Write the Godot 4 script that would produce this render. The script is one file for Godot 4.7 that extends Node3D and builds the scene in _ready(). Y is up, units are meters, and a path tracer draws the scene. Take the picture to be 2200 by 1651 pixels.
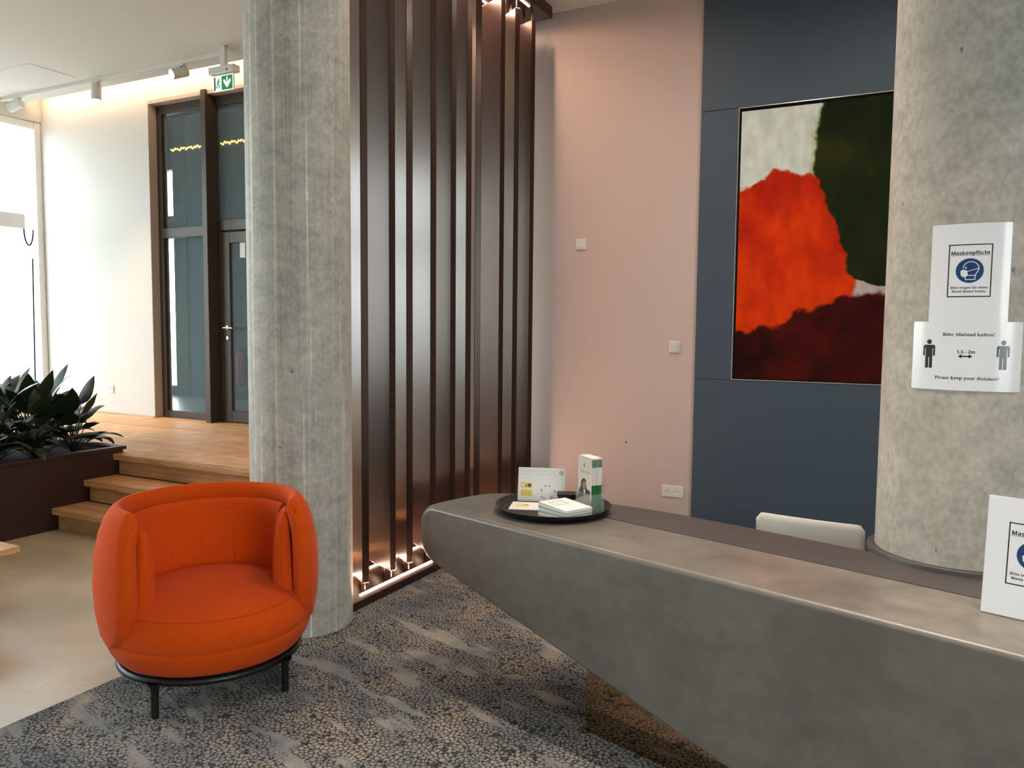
extends Node3D
# A reception lobby: concrete columns, bronze slat screen with light strips, cantilevered counter, orange armchair.

var M := {}
var used := {}
var rng := RandomNumberGenerator.new()

# ------------------------------------------------------------------ mesh helpers
func build_mesh(v: PackedVector3Array, idx: PackedInt32Array, uv := PackedVector2Array(), smooth := true, closed := true) -> ArrayMesh:
	if closed:
		var vol := 0.0
		for t in range(0, idx.size(), 3):
			vol += v[idx[t]].dot(v[idx[t + 1]].cross(v[idx[t + 2]]))
		if vol > 0.0:
			for t in range(0, idx.size(), 3):
				var k := idx[t + 1]
				idx[t + 1] = idx[t + 2]
				idx[t + 2] = k
	var has_uv := uv.size() == v.size()
	if not smooth:
		var v2 := PackedVector3Array()
		var u2 := PackedVector2Array()
		for i in idx:
			v2.append(v[i])
			if has_uv: u2.append(uv[i])
		v = v2
		uv = u2
		idx = PackedInt32Array(range(v.size()))
	var n := PackedVector3Array()
	n.resize(v.size())
	for t in range(0, idx.size(), 3):
		var a := idx[t]
		var b := idx[t + 1]
		var c := idx[t + 2]
		var fn := (v[c] - v[a]).cross(v[b] - v[a])
		n[a] += fn
		n[b] += fn
		n[c] += fn
	for i in n.size():
		n[i] = n[i].normalized() if n[i].length_squared() > 1e-20 else Vector3.UP
	var arr := []
	arr.resize(Mesh.ARRAY_MAX)
	arr[Mesh.ARRAY_VERTEX] = v
	arr[Mesh.ARRAY_NORMAL] = n
	arr[Mesh.ARRAY_INDEX] = idx
	if has_uv: arr[Mesh.ARRAY_TEX_UV] = uv
	var m := ArrayMesh.new()
	m.add_surface_from_arrays(Mesh.PRIMITIVE_TRIANGLES, arr)
	return m

# rows of equal length; wrap joins the ends of each row, loop joins last row to first, cap closes first and last row with fans
func grid(rows: Array, wrap := true, cap := true, loop := false, smooth := true, uvs := []) -> ArrayMesh:
	var v := PackedVector3Array()
	var uv := PackedVector2Array()
	var idx := PackedInt32Array()
	var w: int = rows[0].size()
	for j in rows.size():
		v.append_array(rows[j])
		if uvs.size() > 0: uv.append_array(uvs[j])
	var hr := rows.size() if loop else rows.size() - 1
	for j in hr:
		var j2 := (j + 1) % rows.size()
		for i in (w if wrap else w - 1):
			var i2 := (i + 1) % w
			var a := j * w + i
			var b := j * w + i2
			var c := j2 * w + i2
			var d := j2 * w + i
			idx.append_array([a, b, c, a, c, d])
	if cap and not loop:
		for e in [0, rows.size() - 1]:
			var mid := Vector3.ZERO
			for p in rows[e]: mid += p
			mid /= w
			var at := v.size()
			for p in rows[e]:
				v.append(p)
				if uvs.size() > 0: uv.append(Vector2(p.x, p.z))
			v.append(mid)
			if uvs.size() > 0: uv.append(Vector2(mid.x, mid.z))
			for i in w:
				var i2 := (i + 1) % w
				if e == 0: idx.append_array([at + w, at + i2, at + i])
				else: idx.append_array([at + w, at + i, at + i2])
	return build_mesh(v, idx, uv, smooth)

# convex chunks given as polygons; every polygon is turned to face away from the centre
func hull(polys: Array, centre := Vector3.ZERO) -> ArrayMesh:
	var v := PackedVector3Array()
	var idx := PackedInt32Array()
	for p in polys:
		var q: Array = p
		var mid := Vector3.ZERO
		for k in q: mid += k
		mid /= q.size()
		var nn: Vector3 = (q[2] - q[0]).cross(q[1] - q[0])
		if nn.dot(mid - centre) < 0.0:
			q = q.duplicate()
			q.reverse()
		var at := v.size()
		for k in q: v.append(k)
		for k in range(1, q.size() - 1):
			idx.append_array([at, at + k, at + k + 1])
	return build_mesh(v, idx, PackedVector2Array(), true, false)

func cube(sx: float, sy: float, sz: float, b := 0.003) -> ArrayMesh:
	var hs := Vector3(sx, sy, sz) * 0.5
	b = minf(b, minf(hs.x, minf(hs.y, hs.z)) * 0.6)
	var pv := func(s: Vector3, axis: int) -> Vector3:
		var p := Vector3.ZERO
		for k in 3:
			p[k] = s[k] * (hs[k] if k == axis else hs[k] - b)
		return p
	var polys := []
	for a in 3:
		var o := (a + 1) % 3
		var q := (a + 2) % 3
		for s in [-1.0, 1.0]:
			var f := []
			for w in [[-1.0, -1.0], [1.0, -1.0], [1.0, 1.0], [-1.0, 1.0]]:
				var sg := Vector3.ZERO
				sg[a] = s
				sg[o] = w[0]
				sg[q] = w[1]
				f.append(pv.call(sg, a))
			polys.append(f)
		for s in [-1.0, 1.0]:
			for s2 in [-1.0, 1.0]:
				var e1 := Vector3.ZERO
				e1[o] = s
				e1[q] = s2
				e1[a] = -1.0
				var e2 := e1
				e2[a] = 1.0
				polys.append([pv.call(e1, o), pv.call(e1, q), pv.call(e2, q), pv.call(e2, o)])
	for x in [-1.0, 1.0]:
		for y in [-1.0, 1.0]:
			for z in [-1.0, 1.0]:
				var s := Vector3(x, y, z)
				polys.append([pv.call(s, 0), pv.call(s, 1), pv.call(s, 2)])
	return hull(polys)

# box between two corners; returns [mesh, centre]
func lathe(profile: Array, seg := 48) -> ArrayMesh:   # profile of Vector2(radius, height), doubled points make hard edges
	var rows := []
	var uvs := []
	var run := 0.0
	for j in profile.size():
		var row := PackedVector3Array()
		var ur := PackedVector2Array()
		if j > 0: run += profile[j].distance_to(profile[j - 1])
		for i in seg + 1:
			var a := TAU * i / seg
			row.append(Vector3(sin(a) * profile[j].x, profile[j].y, cos(a) * profile[j].x))
			ur.append(Vector2(float(i) / seg, run))
		rows.append(row)
		uvs.append(ur)
	return grid(rows, false, false, false, true, uvs)

func tube(path: Array, r: float, seg := 8, loop := false) -> ArrayMesh:
	var rows := []
	var n := path.size()
	var side := Vector3.ZERO
	for k in n:
		var t: Vector3
		if loop: t = path[(k + 1) % n] - path[(k + n - 1) % n]
		else: t = path[mini(k + 1, n - 1)] - path[maxi(k - 1, 0)]
		t = t.normalized()
		if k == 0:
			side = t.cross(Vector3.UP if absf(t.y) < 0.9 else Vector3.RIGHT).normalized()
		side = (side - t * side.dot(t)).normalized()
		var up := t.cross(side)
		var row := PackedVector3Array()
		for i in seg:
			var a := TAU * i / seg
			row.append(path[k] + (side * cos(a) + up * sin(a)) * r)
		rows.append(row)
	return grid(rows, true, not loop, loop)

# polygon in x,y pushed along z from z0 to z1
func extrude(poly: PackedVector2Array, z0: float, z1: float, xf := Transform3D()) -> ArrayMesh:
	var v := PackedVector3Array()
	var idx := PackedInt32Array()
	var n := poly.size()
	var tri := Geometry2D.triangulate_polygon(poly)
	for z in [z0, z1]:
		var at := v.size()
		for p in poly: v.append(xf * Vector3(p.x, p.y, z))
		for t in range(0, tri.size(), 3):
			if z == z0: idx.append_array([at + tri[t], at + tri[t + 1], at + tri[t + 2]])
			else: idx.append_array([at + tri[t], at + tri[t + 2], at + tri[t + 1]])
	# sides share the winding of the caps
	var area := 0.0
	for i in n: area += poly[i].x * poly[(i + 1) % n].y - poly[(i + 1) % n].x * poly[i].y
	var tarea := 0.0
	if tri.size() > 0:
		tarea = (poly[tri[1]] - poly[tri[0]]).cross(poly[tri[2]] - poly[tri[0]])
	for i in n:
		var j := (i + 1) % n
		var at := v.size()
		for q in [[i, z0], [j, z0], [j, z1], [i, z1]]:
			v.append(xf * Vector3(poly[q[0]].x, poly[q[0]].y, q[1]))
		if area * tarea > 0: idx.append_array([at, at + 2, at + 1, at, at + 3, at + 2])
		else: idx.append_array([at, at + 1, at + 2, at, at + 2, at + 3])
	return build_mesh(v, idx)

# ------------------------------------------------------------------ node helpers
func numbered(called: String) -> String:
	used[called] = used.get(called, -1) + 1
	return called if used[called] == 0 else "%s_%03d" % [called, used[called]]

func thing(called: String, label: String, category: String, at := Vector3.ZERO, turn := 0.0, group := "") -> Node3D:
	var o := Node3D.new()
	o.name = numbered(called)
	add_child(o)
	o.position = at
	o.rotation.y = turn
	o.set_meta("label", label)
	o.set_meta("category", category)
	if group: o.set_meta("group", group)
	return o

func struct(called: String, at := Vector3.ZERO) -> Node3D:
	var o := Node3D.new()
	o.name = numbered(called)
	add_child(o)
	o.position = at
	o.set_meta("kind", "structure")
	return o

func part(parent: Node3D, called: String, mesh: Mesh, m: Material, at := Vector3.ZERO, turn := Vector3.ZERO) -> MeshInstance3D:
	var o := MeshInstance3D.new()
	o.name = called
	o.mesh = mesh
	o.material_override = m
	parent.add_child(o, true)
	o.position = at
	o.rotation = turn
	return o

func solid(called: String, mesh: Mesh, m: Material, at := Vector3.ZERO) -> MeshInstance3D:
	var o := part(self, numbered(called), mesh, m, at)
	o.set_meta("kind", "structure")
	return o

# axis-aligned box from corner to corner
func slab(parent: Node3D, called: String, a: Vector3, b: Vector3, m: Material, bevel := 0.003) -> MeshInstance3D:
	var s := (b - a).abs()
	return part(parent, called, cube(s.x, s.y, s.z, bevel), m, (a + b) * 0.5)

func mat(key: String, col: Color, rough := 0.6, metal := 0.0) -> StandardMaterial3D:
	var m := StandardMaterial3D.new()
	m.resource_name = key
	m.albedo_color = col
	m.roughness = rough
	m.metallic = metal
	M[key] = m
	return m

func glow(key: String, col: Color, energy: float) -> StandardMaterial3D:
	var m := mat(key, Color(0.9, 0.88, 0.85), 0.5)
	m.emission_enabled = true
	m.emission = col
	m.emission_energy_multiplier = energy
	return m

func glass(key: String, col: Color, alpha: float) -> StandardMaterial3D:
	var m := mat(key, Color(col.r, col.g, col.b, alpha), 0.02)
	m.transparency = BaseMaterial3D.TRANSPARENCY_ALPHA
	return m

func area_light(at: Vector3, size: Vector2, towards: Vector3, col: Color, energy: float, along := Vector3.UP) -> void:
	var l := AreaLight3D.new()
	l.name = numbered("area_light")
	l.area_size = size
	l.light_color = col
	l.light_energy = energy
	l.shadow_enabled = true
	l.area_range = 20.0
	l.area_attenuation = 2.0
	add_child(l)
	l.look_at_from_position(at, at + towards, along)

func spot_light(at: Vector3, towards: Vector3, angle: float, col: Color, energy: float, size := 0.04) -> void:
	var l := SpotLight3D.new()
	l.name = numbered("spot_light")
	l.spot_angle = angle
	l.spot_range = 20.0
	l.spot_attenuation = 2.0
	l.spot_angle_attenuation = 1.0
	l.light_color = col
	l.light_energy = energy
	l.light_size = size
	l.shadow_enabled = true
	add_child(l)
	l.look_at_from_position(at, at + towards, Vector3.RIGHT if absf(towards.normalized().y) > 0.95 else Vector3.UP)

# ------------------------------------------------------------------ texture helpers
func noise_bytes(w: int, h: int, sd: int, freq: float, octaves := 4, type := FastNoiseLite.TYPE_SIMPLEX_SMOOTH, warp := 0.0, seamless := true) -> PackedByteArray:
	var n := FastNoiseLite.new()
	n.seed = sd
	n.noise_type = type
	n.frequency = freq
	n.fractal_octaves = octaves
	if type == FastNoiseLite.TYPE_CELLULAR:
		n.cellular_return_type = FastNoiseLite.RETURN_DISTANCE2_SUB
		n.cellular_distance_function = FastNoiseLite.DISTANCE_EUCLIDEAN
		n.fractal_type = FastNoiseLite.FRACTAL_NONE
	if warp > 0.0:
		n.domain_warp_enabled = true
		n.domain_warp_amplitude = warp
		n.domain_warp_frequency = freq * 1.6
	var im := n.get_seamless_image(w, h, false, false, 0.12, true) if seamless else n.get_image(w, h, false, false, true)
	im.convert(Image.FORMAT_L8)
	return im.get_data()

# noise of a smaller picture stretched to w x h, for streaks
func streak_bytes(w: int, h: int, sw: int, sh: int, sd: int, freq: float, octaves := 3) -> PackedByteArray:
	var n := FastNoiseLite.new()
	n.seed = sd
	n.noise_type = FastNoiseLite.TYPE_SIMPLEX_SMOOTH
	n.frequency = freq
	n.fractal_octaves = octaves
	var im := n.get_seamless_image(sw, sh, false, false, 0.15, true)
	im.convert(Image.FORMAT_L8)
	im.resize(w, h, Image.INTERPOLATE_CUBIC)
	return im.get_data()

func tex_of(w: int, h: int, data: PackedByteArray, rgb := true) -> ImageTexture:
	return ImageTexture.create_from_image(Image.create_from_data(w, h, false, Image.FORMAT_RGB8 if rgb else Image.FORMAT_L8, data))

# a picture drawn in millimetres
var cv: Image
var cs := 4.0
func paper(w: float, h: float, px_per_mm: float, col: Color) -> void:
	cs = px_per_mm
	cv = Image.create(int(w * cs), int(h * cs), false, Image.FORMAT_RGB8)
	cv.fill(col)

func fill_rect_mm(x: float, y: float, w: float, h: float, col: Color) -> void:
	cv.fill_rect(Rect2i(int(x * cs), int(y * cs), maxi(1, int(w * cs)), maxi(1, int(h * cs))), col)

func fill_tri(a: Vector2, b: Vector2, c: Vector2, col: Color) -> void:
	a *= cs
	b *= cs
	c *= cs
	var y0 := maxi(0, int(minf(a.y, minf(b.y, c.y))))
	var y1 := mini(cv.get_height() - 1, int(maxf(a.y, maxf(b.y, c.y))) + 1)
	for y in range(y0, y1 + 1):
		var yy := y + 0.5
		var lo := 1e9
		var hi := -1e9
		for e in [[a, b], [b, c], [c, a]]:
			var p: Vector2 = e[0]
			var q: Vector2 = e[1]
			if (p.y <= yy and q.y > yy) or (q.y <= yy and p.y > yy):
				var x := p.x + (yy - p.y) / (q.y - p.y) * (q.x - p.x)
				lo = minf(lo, x)
				hi = maxf(hi, x)
		if hi >= lo:
			var xa := maxi(0, int(round(lo)))
			var xb := mini(cv.get_width(), int(round(hi)))
			if xb > xa: cv.fill_rect(Rect2i(xa, y, xb - xa, 1), col)

func fill_poly(pts: PackedVector2Array, col: Color) -> void:
	var tri := Geometry2D.triangulate_polygon(pts)
	for t in range(0, tri.size(), 3):
		fill_tri(pts[tri[t]], pts[tri[t + 1]], pts[tri[t + 2]], col)

func fill_disc(x: float, y: float, rx: float, ry: float, col: Color) -> void:
	var pts := PackedVector2Array()
	for i in 40: pts.append(Vector2(x + cos(TAU * i / 40) * rx, y + sin(TAU * i / 40) * ry))
	fill_poly(pts, col)

func stroke(pts: Array, w: float, col: Color) -> void:
	for k in pts.size() - 1:
		var a: Vector2 = pts[k]
		var b: Vector2 = pts[k + 1]
		var d := (b - a).normalized() * w * 0.5
		var s := Vector2(-d.y, d.x)
		fill_tri(a + s - d, b + s + d, b - s + d, col)
		fill_tri(a + s - d, b - s + d, a - s - d, col)

# x is the middle of the line, y its baseline, size the letter height
func write(text: String, x: float, y: float, size: float, col: Color, font := "Droid Sans", bold := false) -> float:
	var f := SystemFont.new()
	f.font_names = PackedStringArray([font])
	if bold: f.font_weight = 700
	var t := TextMesh.new()
	t.text = text
	t.font = f
	t.font_size = 64
	t.pixel_size = 1.0
	t.depth = 0.0
	t.curve_step = 1.0
	var arr := t.get_mesh_arrays()
	var v: PackedVector3Array = arr[Mesh.ARRAY_VERTEX]
	if v.is_empty(): return 0.0
	var idx := PackedInt32Array()
	if arr[Mesh.ARRAY_INDEX] != null: idx = arr[Mesh.ARRAY_INDEX]
	if idx.is_empty(): idx = PackedInt32Array(range(v.size()))
	var lo := v[0]
	var hi := v[0]
	for p in v:
		lo = lo.min(p)
		hi = hi.max(p)
	var k := size / 46.0
	var mid := (lo.x + hi.x) * 0.5
	# the baseline of a line of text lies a fixed way below the middle of the em square
	var base := -16.0
	for i in range(0, idx.size(), 3):
		var q := []
		for e in 3:
			var p := v[idx[i + e]]
			q.append(Vector2(x + (p.x - mid) * k, y - (p.y - base) * k))
		fill_tri(q[0], q[1], q[2], col)
		if bold:
			var o := Vector2(size * 0.035, 0)
			fill_tri(q[0] + o, q[1] + o, q[2] + o, col)
	return (hi.x - lo.x) * k

func printed(key: String, rough := 0.35) -> StandardMaterial3D:
	var m := mat(key, Color.WHITE, rough)
	m.albedo_texture = ImageTexture.create_from_image(cv)
	m.texture_repeat = false
	return m

# flat sheet in x,y with its picture on the front (+z) and a white back; thickness t
func sheet(w: float, h: float) -> ArrayMesh:
	var v := PackedVector3Array([Vector3(-w / 2, 0, 0), Vector3(w / 2, 0, 0), Vector3(w / 2, h, 0), Vector3(-w / 2, h, 0)])
	var uv := PackedVector2Array([Vector2(0, 1), Vector2(1, 1), Vector2(1, 0), Vector2(0, 0)])
	return build_mesh(v, PackedInt32Array([0, 2, 1, 0, 3, 2]), uv, true, false)

# ------------------------------------------------------------------ materials
func make_materials() -> void:
	mat("white_paint", Color(0.80, 0.795, 0.78), 0.85)
	mat("blush_paint", Color(0.79, 0.715, 0.69), 0.85)
	mat("ceiling_paint", Color(0.86, 0.85, 0.83), 0.9)
	mat("blue_panel", Color(0.255, 0.315, 0.37), 0.5)
	mat("steel_trim", Color(0.75, 0.75, 0.74), 0.25, 0.9)
	mat("black_gap", Color(0.02, 0.02, 0.02), 0.7)
	mat("white_plastic", Color(0.87, 0.86, 0.85), 0.35)
	mat("lamp_white", Color(0.84, 0.84, 0.82), 0.5)
	mat("black_metal", Color(0.035, 0.036, 0.04), 0.42)
	mat("dark_plastic", Color(0.03, 0.03, 0.032), 0.5)
	mat("frame_bronze", Color(0.25, 0.215, 0.185), 0.42, 0.15)
	mat("jamb_paint", Color(0.72, 0.66, 0.61), 0.7)
	mat("chrome", Color(0.8, 0.79, 0.77), 0.22, 1.0)
	mat("red_enamel", Color(0.62, 0.05, 0.05), 0.3)
	mat("corridor_blue", Color(0.28, 0.33, 0.375), 0.7)
	mat("corridor_floor", Color(0.50, 0.60, 0.62), 0.3)
	mat("corridor_dark", Color(0.22, 0.24, 0.26), 0.8)
	mat("planter_wood", Color(0.205, 0.13, 0.12), 0.45)
	mat("soil", Color(0.07, 0.05, 0.04), 0.95)
	mat("paving", Color(0.62, 0.62, 0.60), 0.9)
	mat("facade_white", Color(0.9, 0.9, 0.9), 0.5)
	mat("paper_white", Color(0.88, 0.87, 0.86), 0.7)
	mat("paper_green", Color(0.13, 0.42, 0.16), 0.6)
	mat("paper_grey", Color(0.63, 0.60, 0.55), 0.8)
	mat("bronze_mirror", Color(0.66, 0.55, 0.45), 0.05, 1.0)
	mat("worktop_lino", Color(0.245, 0.232, 0.225), 0.5)
	mat("chair_shell", Color(0.9, 0.88, 0.85), 0.4)
	glow("led_warm", Color(1.0, 0.80, 0.66), 4.0)
	glow("led_cove", Color(1.0, 0.86, 0.70), 4.0)
	glow("lamp_face", Color(1.0, 0.95, 0.88), 6.0)
	glow("garland_glow", Color(1.0, 0.78, 0.45), 1.6)
	glass("window_glass", Color(0.9, 0.97, 0.97), 0.04)
	glass("pane_glass", Color(0.75, 0.88, 0.92), 0.08).metallic_specular = 0.12
	glass("acrylic", Color(0.92, 0.96, 0.97), 0.08)

	# brushed bronze: fine grain across the roughness only
	var b := mat("bronze", Color(0.235, 0.158, 0.122), 0.40, 0.45)
	b.metallic_specular = 0.4
	var g := streak_bytes(512, 512, 512, 16, 4, 0.09, 3)
	var gl := PackedByteArray()
	gl.resize(g.size())
	for i in g.size(): gl[i] = 205 + g[i] / 6
	b.roughness_texture = tex_of(512, 512, gl, false)
	b.roughness = 0.36
	b.clearcoat_enabled = true
	b.clearcoat = 0.17
	b.clearcoat_roughness = 0.24
	b.uv1_triplanar = true
	b.uv1_scale = Vector3(3, 0.5, 3)

	# concrete with runs and pits (left column) and cloudy concrete (right column)
	for kind in 2:
		var w := 1024
		var h := 1024
		var cloud := noise_bytes(w, h, 11 + kind, 0.006, 5)
		var fine := noise_bytes(w, h, 23 + kind, 0.06, 4)
		var mid := streak_bytes(w, h, 300, 512, 95, 0.045, 4) if kind == 1 else streak_bytes(w, h, 256, 512, 96, 0.05, 4)
		var runs := streak_bytes(w, h, 1024, 12, 31, 0.045, 3)
		var pits := noise_bytes(w, h, 47 + kind, 0.028, 2)
		var d := PackedByteArray()
		d.resize(w * h * 3)
		var hgt := PackedByteArray()
		hgt.resize(w * h)
		for i in w * h:
			var c := (cloud[i] - 128) * 0.08 + (fine[i] - 128) * 0.11 + (mid[i] - 128) * 0.11
			var t := 171.0 + c
			if kind == 0:
				var r := runs[i] - 176
				if r > 0: t += r * 0.8
				elif runs[i] < 80: t -= (80 - runs[i]) * 0.25
			else:
				t -= 6.0
			var p := 0
			if pits[i] > 226:
				p = pits[i] - 226
				t -= p * 3.2
			hgt[i] = clampi(150 + int((fine[i] - 128) * 0.35) - p * 4, 0, 255)
			d[i * 3] = clampi(int(t * 1.0), 0, 255)
			d[i * 3 + 1] = clampi(int(t * (0.98 if kind == 0 else 0.965)), 0, 255)
			d[i * 3 + 2] = clampi(int(t * (0.92 if kind == 0 else 0.90)), 0, 255)
		var m := mat("concrete_runs" if kind == 0 else "concrete_cloudy", Color.WHITE, 0.62)
		m.albedo_texture = tex_of(w, h, d)
		m.heightmap_enabled = true
		m.heightmap_texture = tex_of(w, h, hgt, false)
		m.heightmap_scale = 0.15
		m.uv1_scale = Vector3(1, 0.5, 1)

	# microcement of the counter: trowel clouds
	var mw := 1024
	var mc := noise_bytes(mw, mw, 61, 0.004, 4, FastNoiseLite.TYPE_SIMPLEX_SMOOTH, 40.0)
	var mf := noise_bytes(mw, mw, 62, 0.02, 4, FastNoiseLite.TYPE_SIMPLEX_SMOOTH, 25.0)
	var md := PackedByteArray()
	md.resize(mw * mw * 3)
	for i in mw * mw:
		var t := 104.0 + (mc[i] - 128) * 0.10 + (mf[i] - 128) * 0.07
		md[i * 3] = int(t)
		md[i * 3 + 1] = int(t * 0.955)
		md[i * 3 + 2] = int(t * 0.89)
	var mm := mat("microcement", Color.WHITE, 0.34)
	mm.albedo_texture = tex_of(mw, mw, md)
	mm.uv1_triplanar = true
	mm.uv1_world_triplanar = true
	mm.uv1_scale = Vector3.ONE * 0.6

	# oak: grain along x
	var ow := 1024
	var oh := 1024
	var og := streak_bytes(ow, oh, 24, 1024, 71, 0.05, 4)
	var of_ := streak_bytes(ow, oh, 96, 1024, 72, 0.16, 3)
	var ok := noise_bytes(ow, oh, 73, 0.005, 3)
	var kn := streak_bytes(ow, oh, 200, 512, 75, 0.035, 2)
	var od := PackedByteArray()
	od.resize(ow * oh * 3)
	for i in ow * oh:
		var t := 1.0 + (og[i] - 128) / 128.0 * 0.13 + (of_[i] - 128) / 128.0 * 0.09 + (ok[i] - 128) / 128.0 * 0.10
		if kn[i] > 205: t -= (kn[i] - 205) / 50.0 * 0.28
		od[i * 3] = clampi(int(202 * t), 0, 255)
		od[i * 3 + 1] = clampi(int(155 * t), 0, 255)
		od[i * 3 + 2] = clampi(int(107 * t), 0, 255)
	var otex := tex_of(ow, oh, od)
	for k in 4:
		var m := mat("oak_%d" % k, [Color(1, 1, 1), Color(0.95, 0.94, 0.93), Color(1.0, 0.97, 0.95), Color(0.92, 0.90, 0.88)][k], 0.58)
		m.albedo_texture = otex
		m.uv1_triplanar = true
		m.uv1_world_triplanar = true
		m.uv1_scale = Vector3(0.55, 1.1, 1.1)
		m.uv1_offset = Vector3(k * 0.31, k * 0.17, k * 0.23)

	# smooth poured floor
	var fw := 512
	var fc := noise_bytes(fw, fw, 81, 0.008, 5, FastNoiseLite.TYPE_SIMPLEX_SMOOTH, 30.0)
	var ff := noise_bytes(fw, fw, 82, 0.15, 2)
	var fd := PackedByteArray()
	fd.resize(fw * fw * 3)
	for i in fw * fw:
		var t := 196.0 + (fc[i] - 128) * 0.11 + (ff[i] - 128) * 0.04
		fd[i * 3] = int(t)
		fd[i * 3 + 1] = int(t * 0.915)
		fd[i * 3 + 2] = int(t * 0.785)
	var fm := mat("poured_floor", Color.WHITE, 0.36)
	fm.albedo_texture = tex_of(fw, fw, fd)
	fm.uv1_triplanar = true
	fm.uv1_world_triplanar = true
	fm.uv1_scale = Vector3.ONE * 0.4

	# carpet: crackled cells, rubbed smooth in long streaks
	var cw := 2048
	var ce := noise_bytes(cw, cw, 91, 0.062, 1, FastNoiseLite.TYPE_CELLULAR, 11.0)
	var cm := streak_bytes(cw, cw, 84, 300, 92, 0.042, 4)
	var ct := noise_bytes(cw, cw, 93, 0.0035, 4)
	var cf := noise_bytes(cw, cw, 94, 0.22, 2)
	var cd := PackedByteArray()
	cd.resize(cw * cw * 3)
	var ch := PackedByteArray()
	ch.resize(cw * cw)
	for i in cw * cw:
		var mask := clampf((cm[i] - 69) / 24.0, 0.0, 1.0)          # 1 = crackled
		var line := clampf(1.0 - (ce[i] - 10) / 40.0, 0.0, 1.0) * (0.08 + 0.92 * mask)
		var t := 142.0 + (ct[i] - 128) * 0.22 + (cf[i] - 128) * 0.24 + (1.0 - mask) * 4.0
		t = t * (1.0 - line) + 30.0 * line
		var wm := (ct[i] - 128) * 0.0006
		cd[i * 3] = clampi(int(t * (1.0 + wm)), 0, 255)
		cd[i * 3 + 1] = clampi(int(t * 0.985), 0, 255)
		cd[i * 3 + 2] = clampi(int(t * (0.965 - wm)), 0, 255)
		ch[i] = clampi(int(190.0 - line * 150.0 + (cf[i] - 128) * 0.2), 0, 255)
	var cp := mat("carpet", Color.WHITE, 0.95)
	cp.albedo_texture = tex_of(cw, cw, cd)
	cp.heightmap_enabled = true
	cp.heightmap_texture = tex_of(cw, cw, ch, false)
	cp.heightmap_scale = 0.35

	# rough render of the corridor
	var rw := 512
	var rc := noise_bytes(rw, rw, 101, 0.05, 4)
	var rm := mat("rough_render", Color(0.26, 0.305, 0.285), 0.8)
	rm.heightmap_enabled = true
	rm.heightmap_texture = tex_of(rw, rw, rc, false)
	rm.heightmap_scale = 1.6
	rm.uv1_triplanar = true
	rm.uv1_scale = Vector3.ONE * 1.6

	# felt of the armchair
	var uw := 512
	var uf := noise_bytes(uw, uw, 111, 0.11, 3)
	var ug := noise_bytes(uw, uw, 112, 0.02, 3)
	var ud := PackedByteArray()
	ud.resize(uw * uw * 3)
	for i in uw * uw:
		var t := 1.0 + (uf[i] - 128) / 128.0 * 0.10 + (ug[i] - 128) / 128.0 * 0.04
		ud[i * 3] = clampi(int(206 * t), 0, 255)
		ud[i * 3 + 1] = clampi(int(74 * t), 0, 255)
		ud[i * 3 + 2] = clampi(int(11 * t), 0, 255)
	var um := mat("orange_felt", Color.WHITE, 0.95)
	um.metallic_specular = 0.25
	um.albedo_texture = tex_of(uw, uw, ud)
	um.uv1_triplanar = true
	um.uv1_scale = Vector3.ONE * 4.0
	um.rim_enabled = true
	um.rim = 0.1
	um.rim_tint = 0.8

	# leaves
	for k in 3:
		var lm := mat("leaf_%d" % k, [Color(0.085, 0.14, 0.07), Color(0.065, 0.11, 0.06), Color(0.11, 0.155, 0.075)][k], 0.5)
		lm.backlight_enabled = true
		lm.backlight = Color(0.04, 0.07, 0.02)
		lm.cull_mode = BaseMaterial3D.CULL_DISABLED

# ------------------------------------------------------------------ scene
const CEIL := 3.76
const BACK := -5.5
const FACADE := -8.68
const PLAT := 0.47

func _ready() -> void:
	rng.seed = 7
	# camera
	var cam := Camera3D.new()
	cam.name = "camera"
	var yaw := deg_to_rad(27.2857)
	var pit := deg_to_rad(4.2442)
	var rol := deg_to_rad(0.5164)
	var fwd := Vector3(-sin(yaw) * cos(pit), -sin(pit), -cos(yaw) * cos(pit))
	var r0 := Vector3(cos(yaw), 0, -sin(yaw))
	var u0 := r0.cross(fwd)
	var rr := r0 * cos(rol) + u0 * sin(rol)
	cam.transform = Transform3D(Basis(rr, rr.cross(fwd), -fwd), Vector3(0, 1.45, 0))
	cam.fov = rad_to_deg(2.0 * atan(825.5 / 1698.58))
	cam.near = 0.05
	cam.far = 200.0
	add_child(cam)
	cam.current = true

	# sky: bright overcast day
	var env := Environment.new()
	var sky := Sky.new()
	var sm := ProceduralSkyMaterial.new()
	sm.sky_top_color = Color(0.85, 0.92, 0.95)
	sm.sky_horizon_color = Color(0.93, 0.97, 0.96)
	sm.sky_curve = 0.3
	sm.ground_bottom_color = Color(0.55, 0.57, 0.57)
	sm.ground_horizon_color = Color(0.75, 0.79, 0.79)
	sm.sun_angle_max = 0.0
	sky.sky_material = sm
	env.background_mode = Environment.BG_SKY
	env.sky = sky
	env.background_energy_multiplier = 13.5
	env.tonemap_mode = Environment.TONE_MAPPER_LINEAR
	env.tonemap_exposure = 1.0
	env.sdfgi_enabled = true
	env.ssao_enabled = true
	env.ssil_enabled = true
	var we := WorldEnvironment.new()
	we.name = "environment"
	we.environment = env
	add_child(we)

	make_materials()
	room()
	glazing()
	corridor()
	stairs_and_planter()
	columns()
	slat_screen()
	counter()
	armchair()
	wall_fittings()
	ceiling_fittings()
	desk_items()
	column_signs()
	plants()

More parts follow.
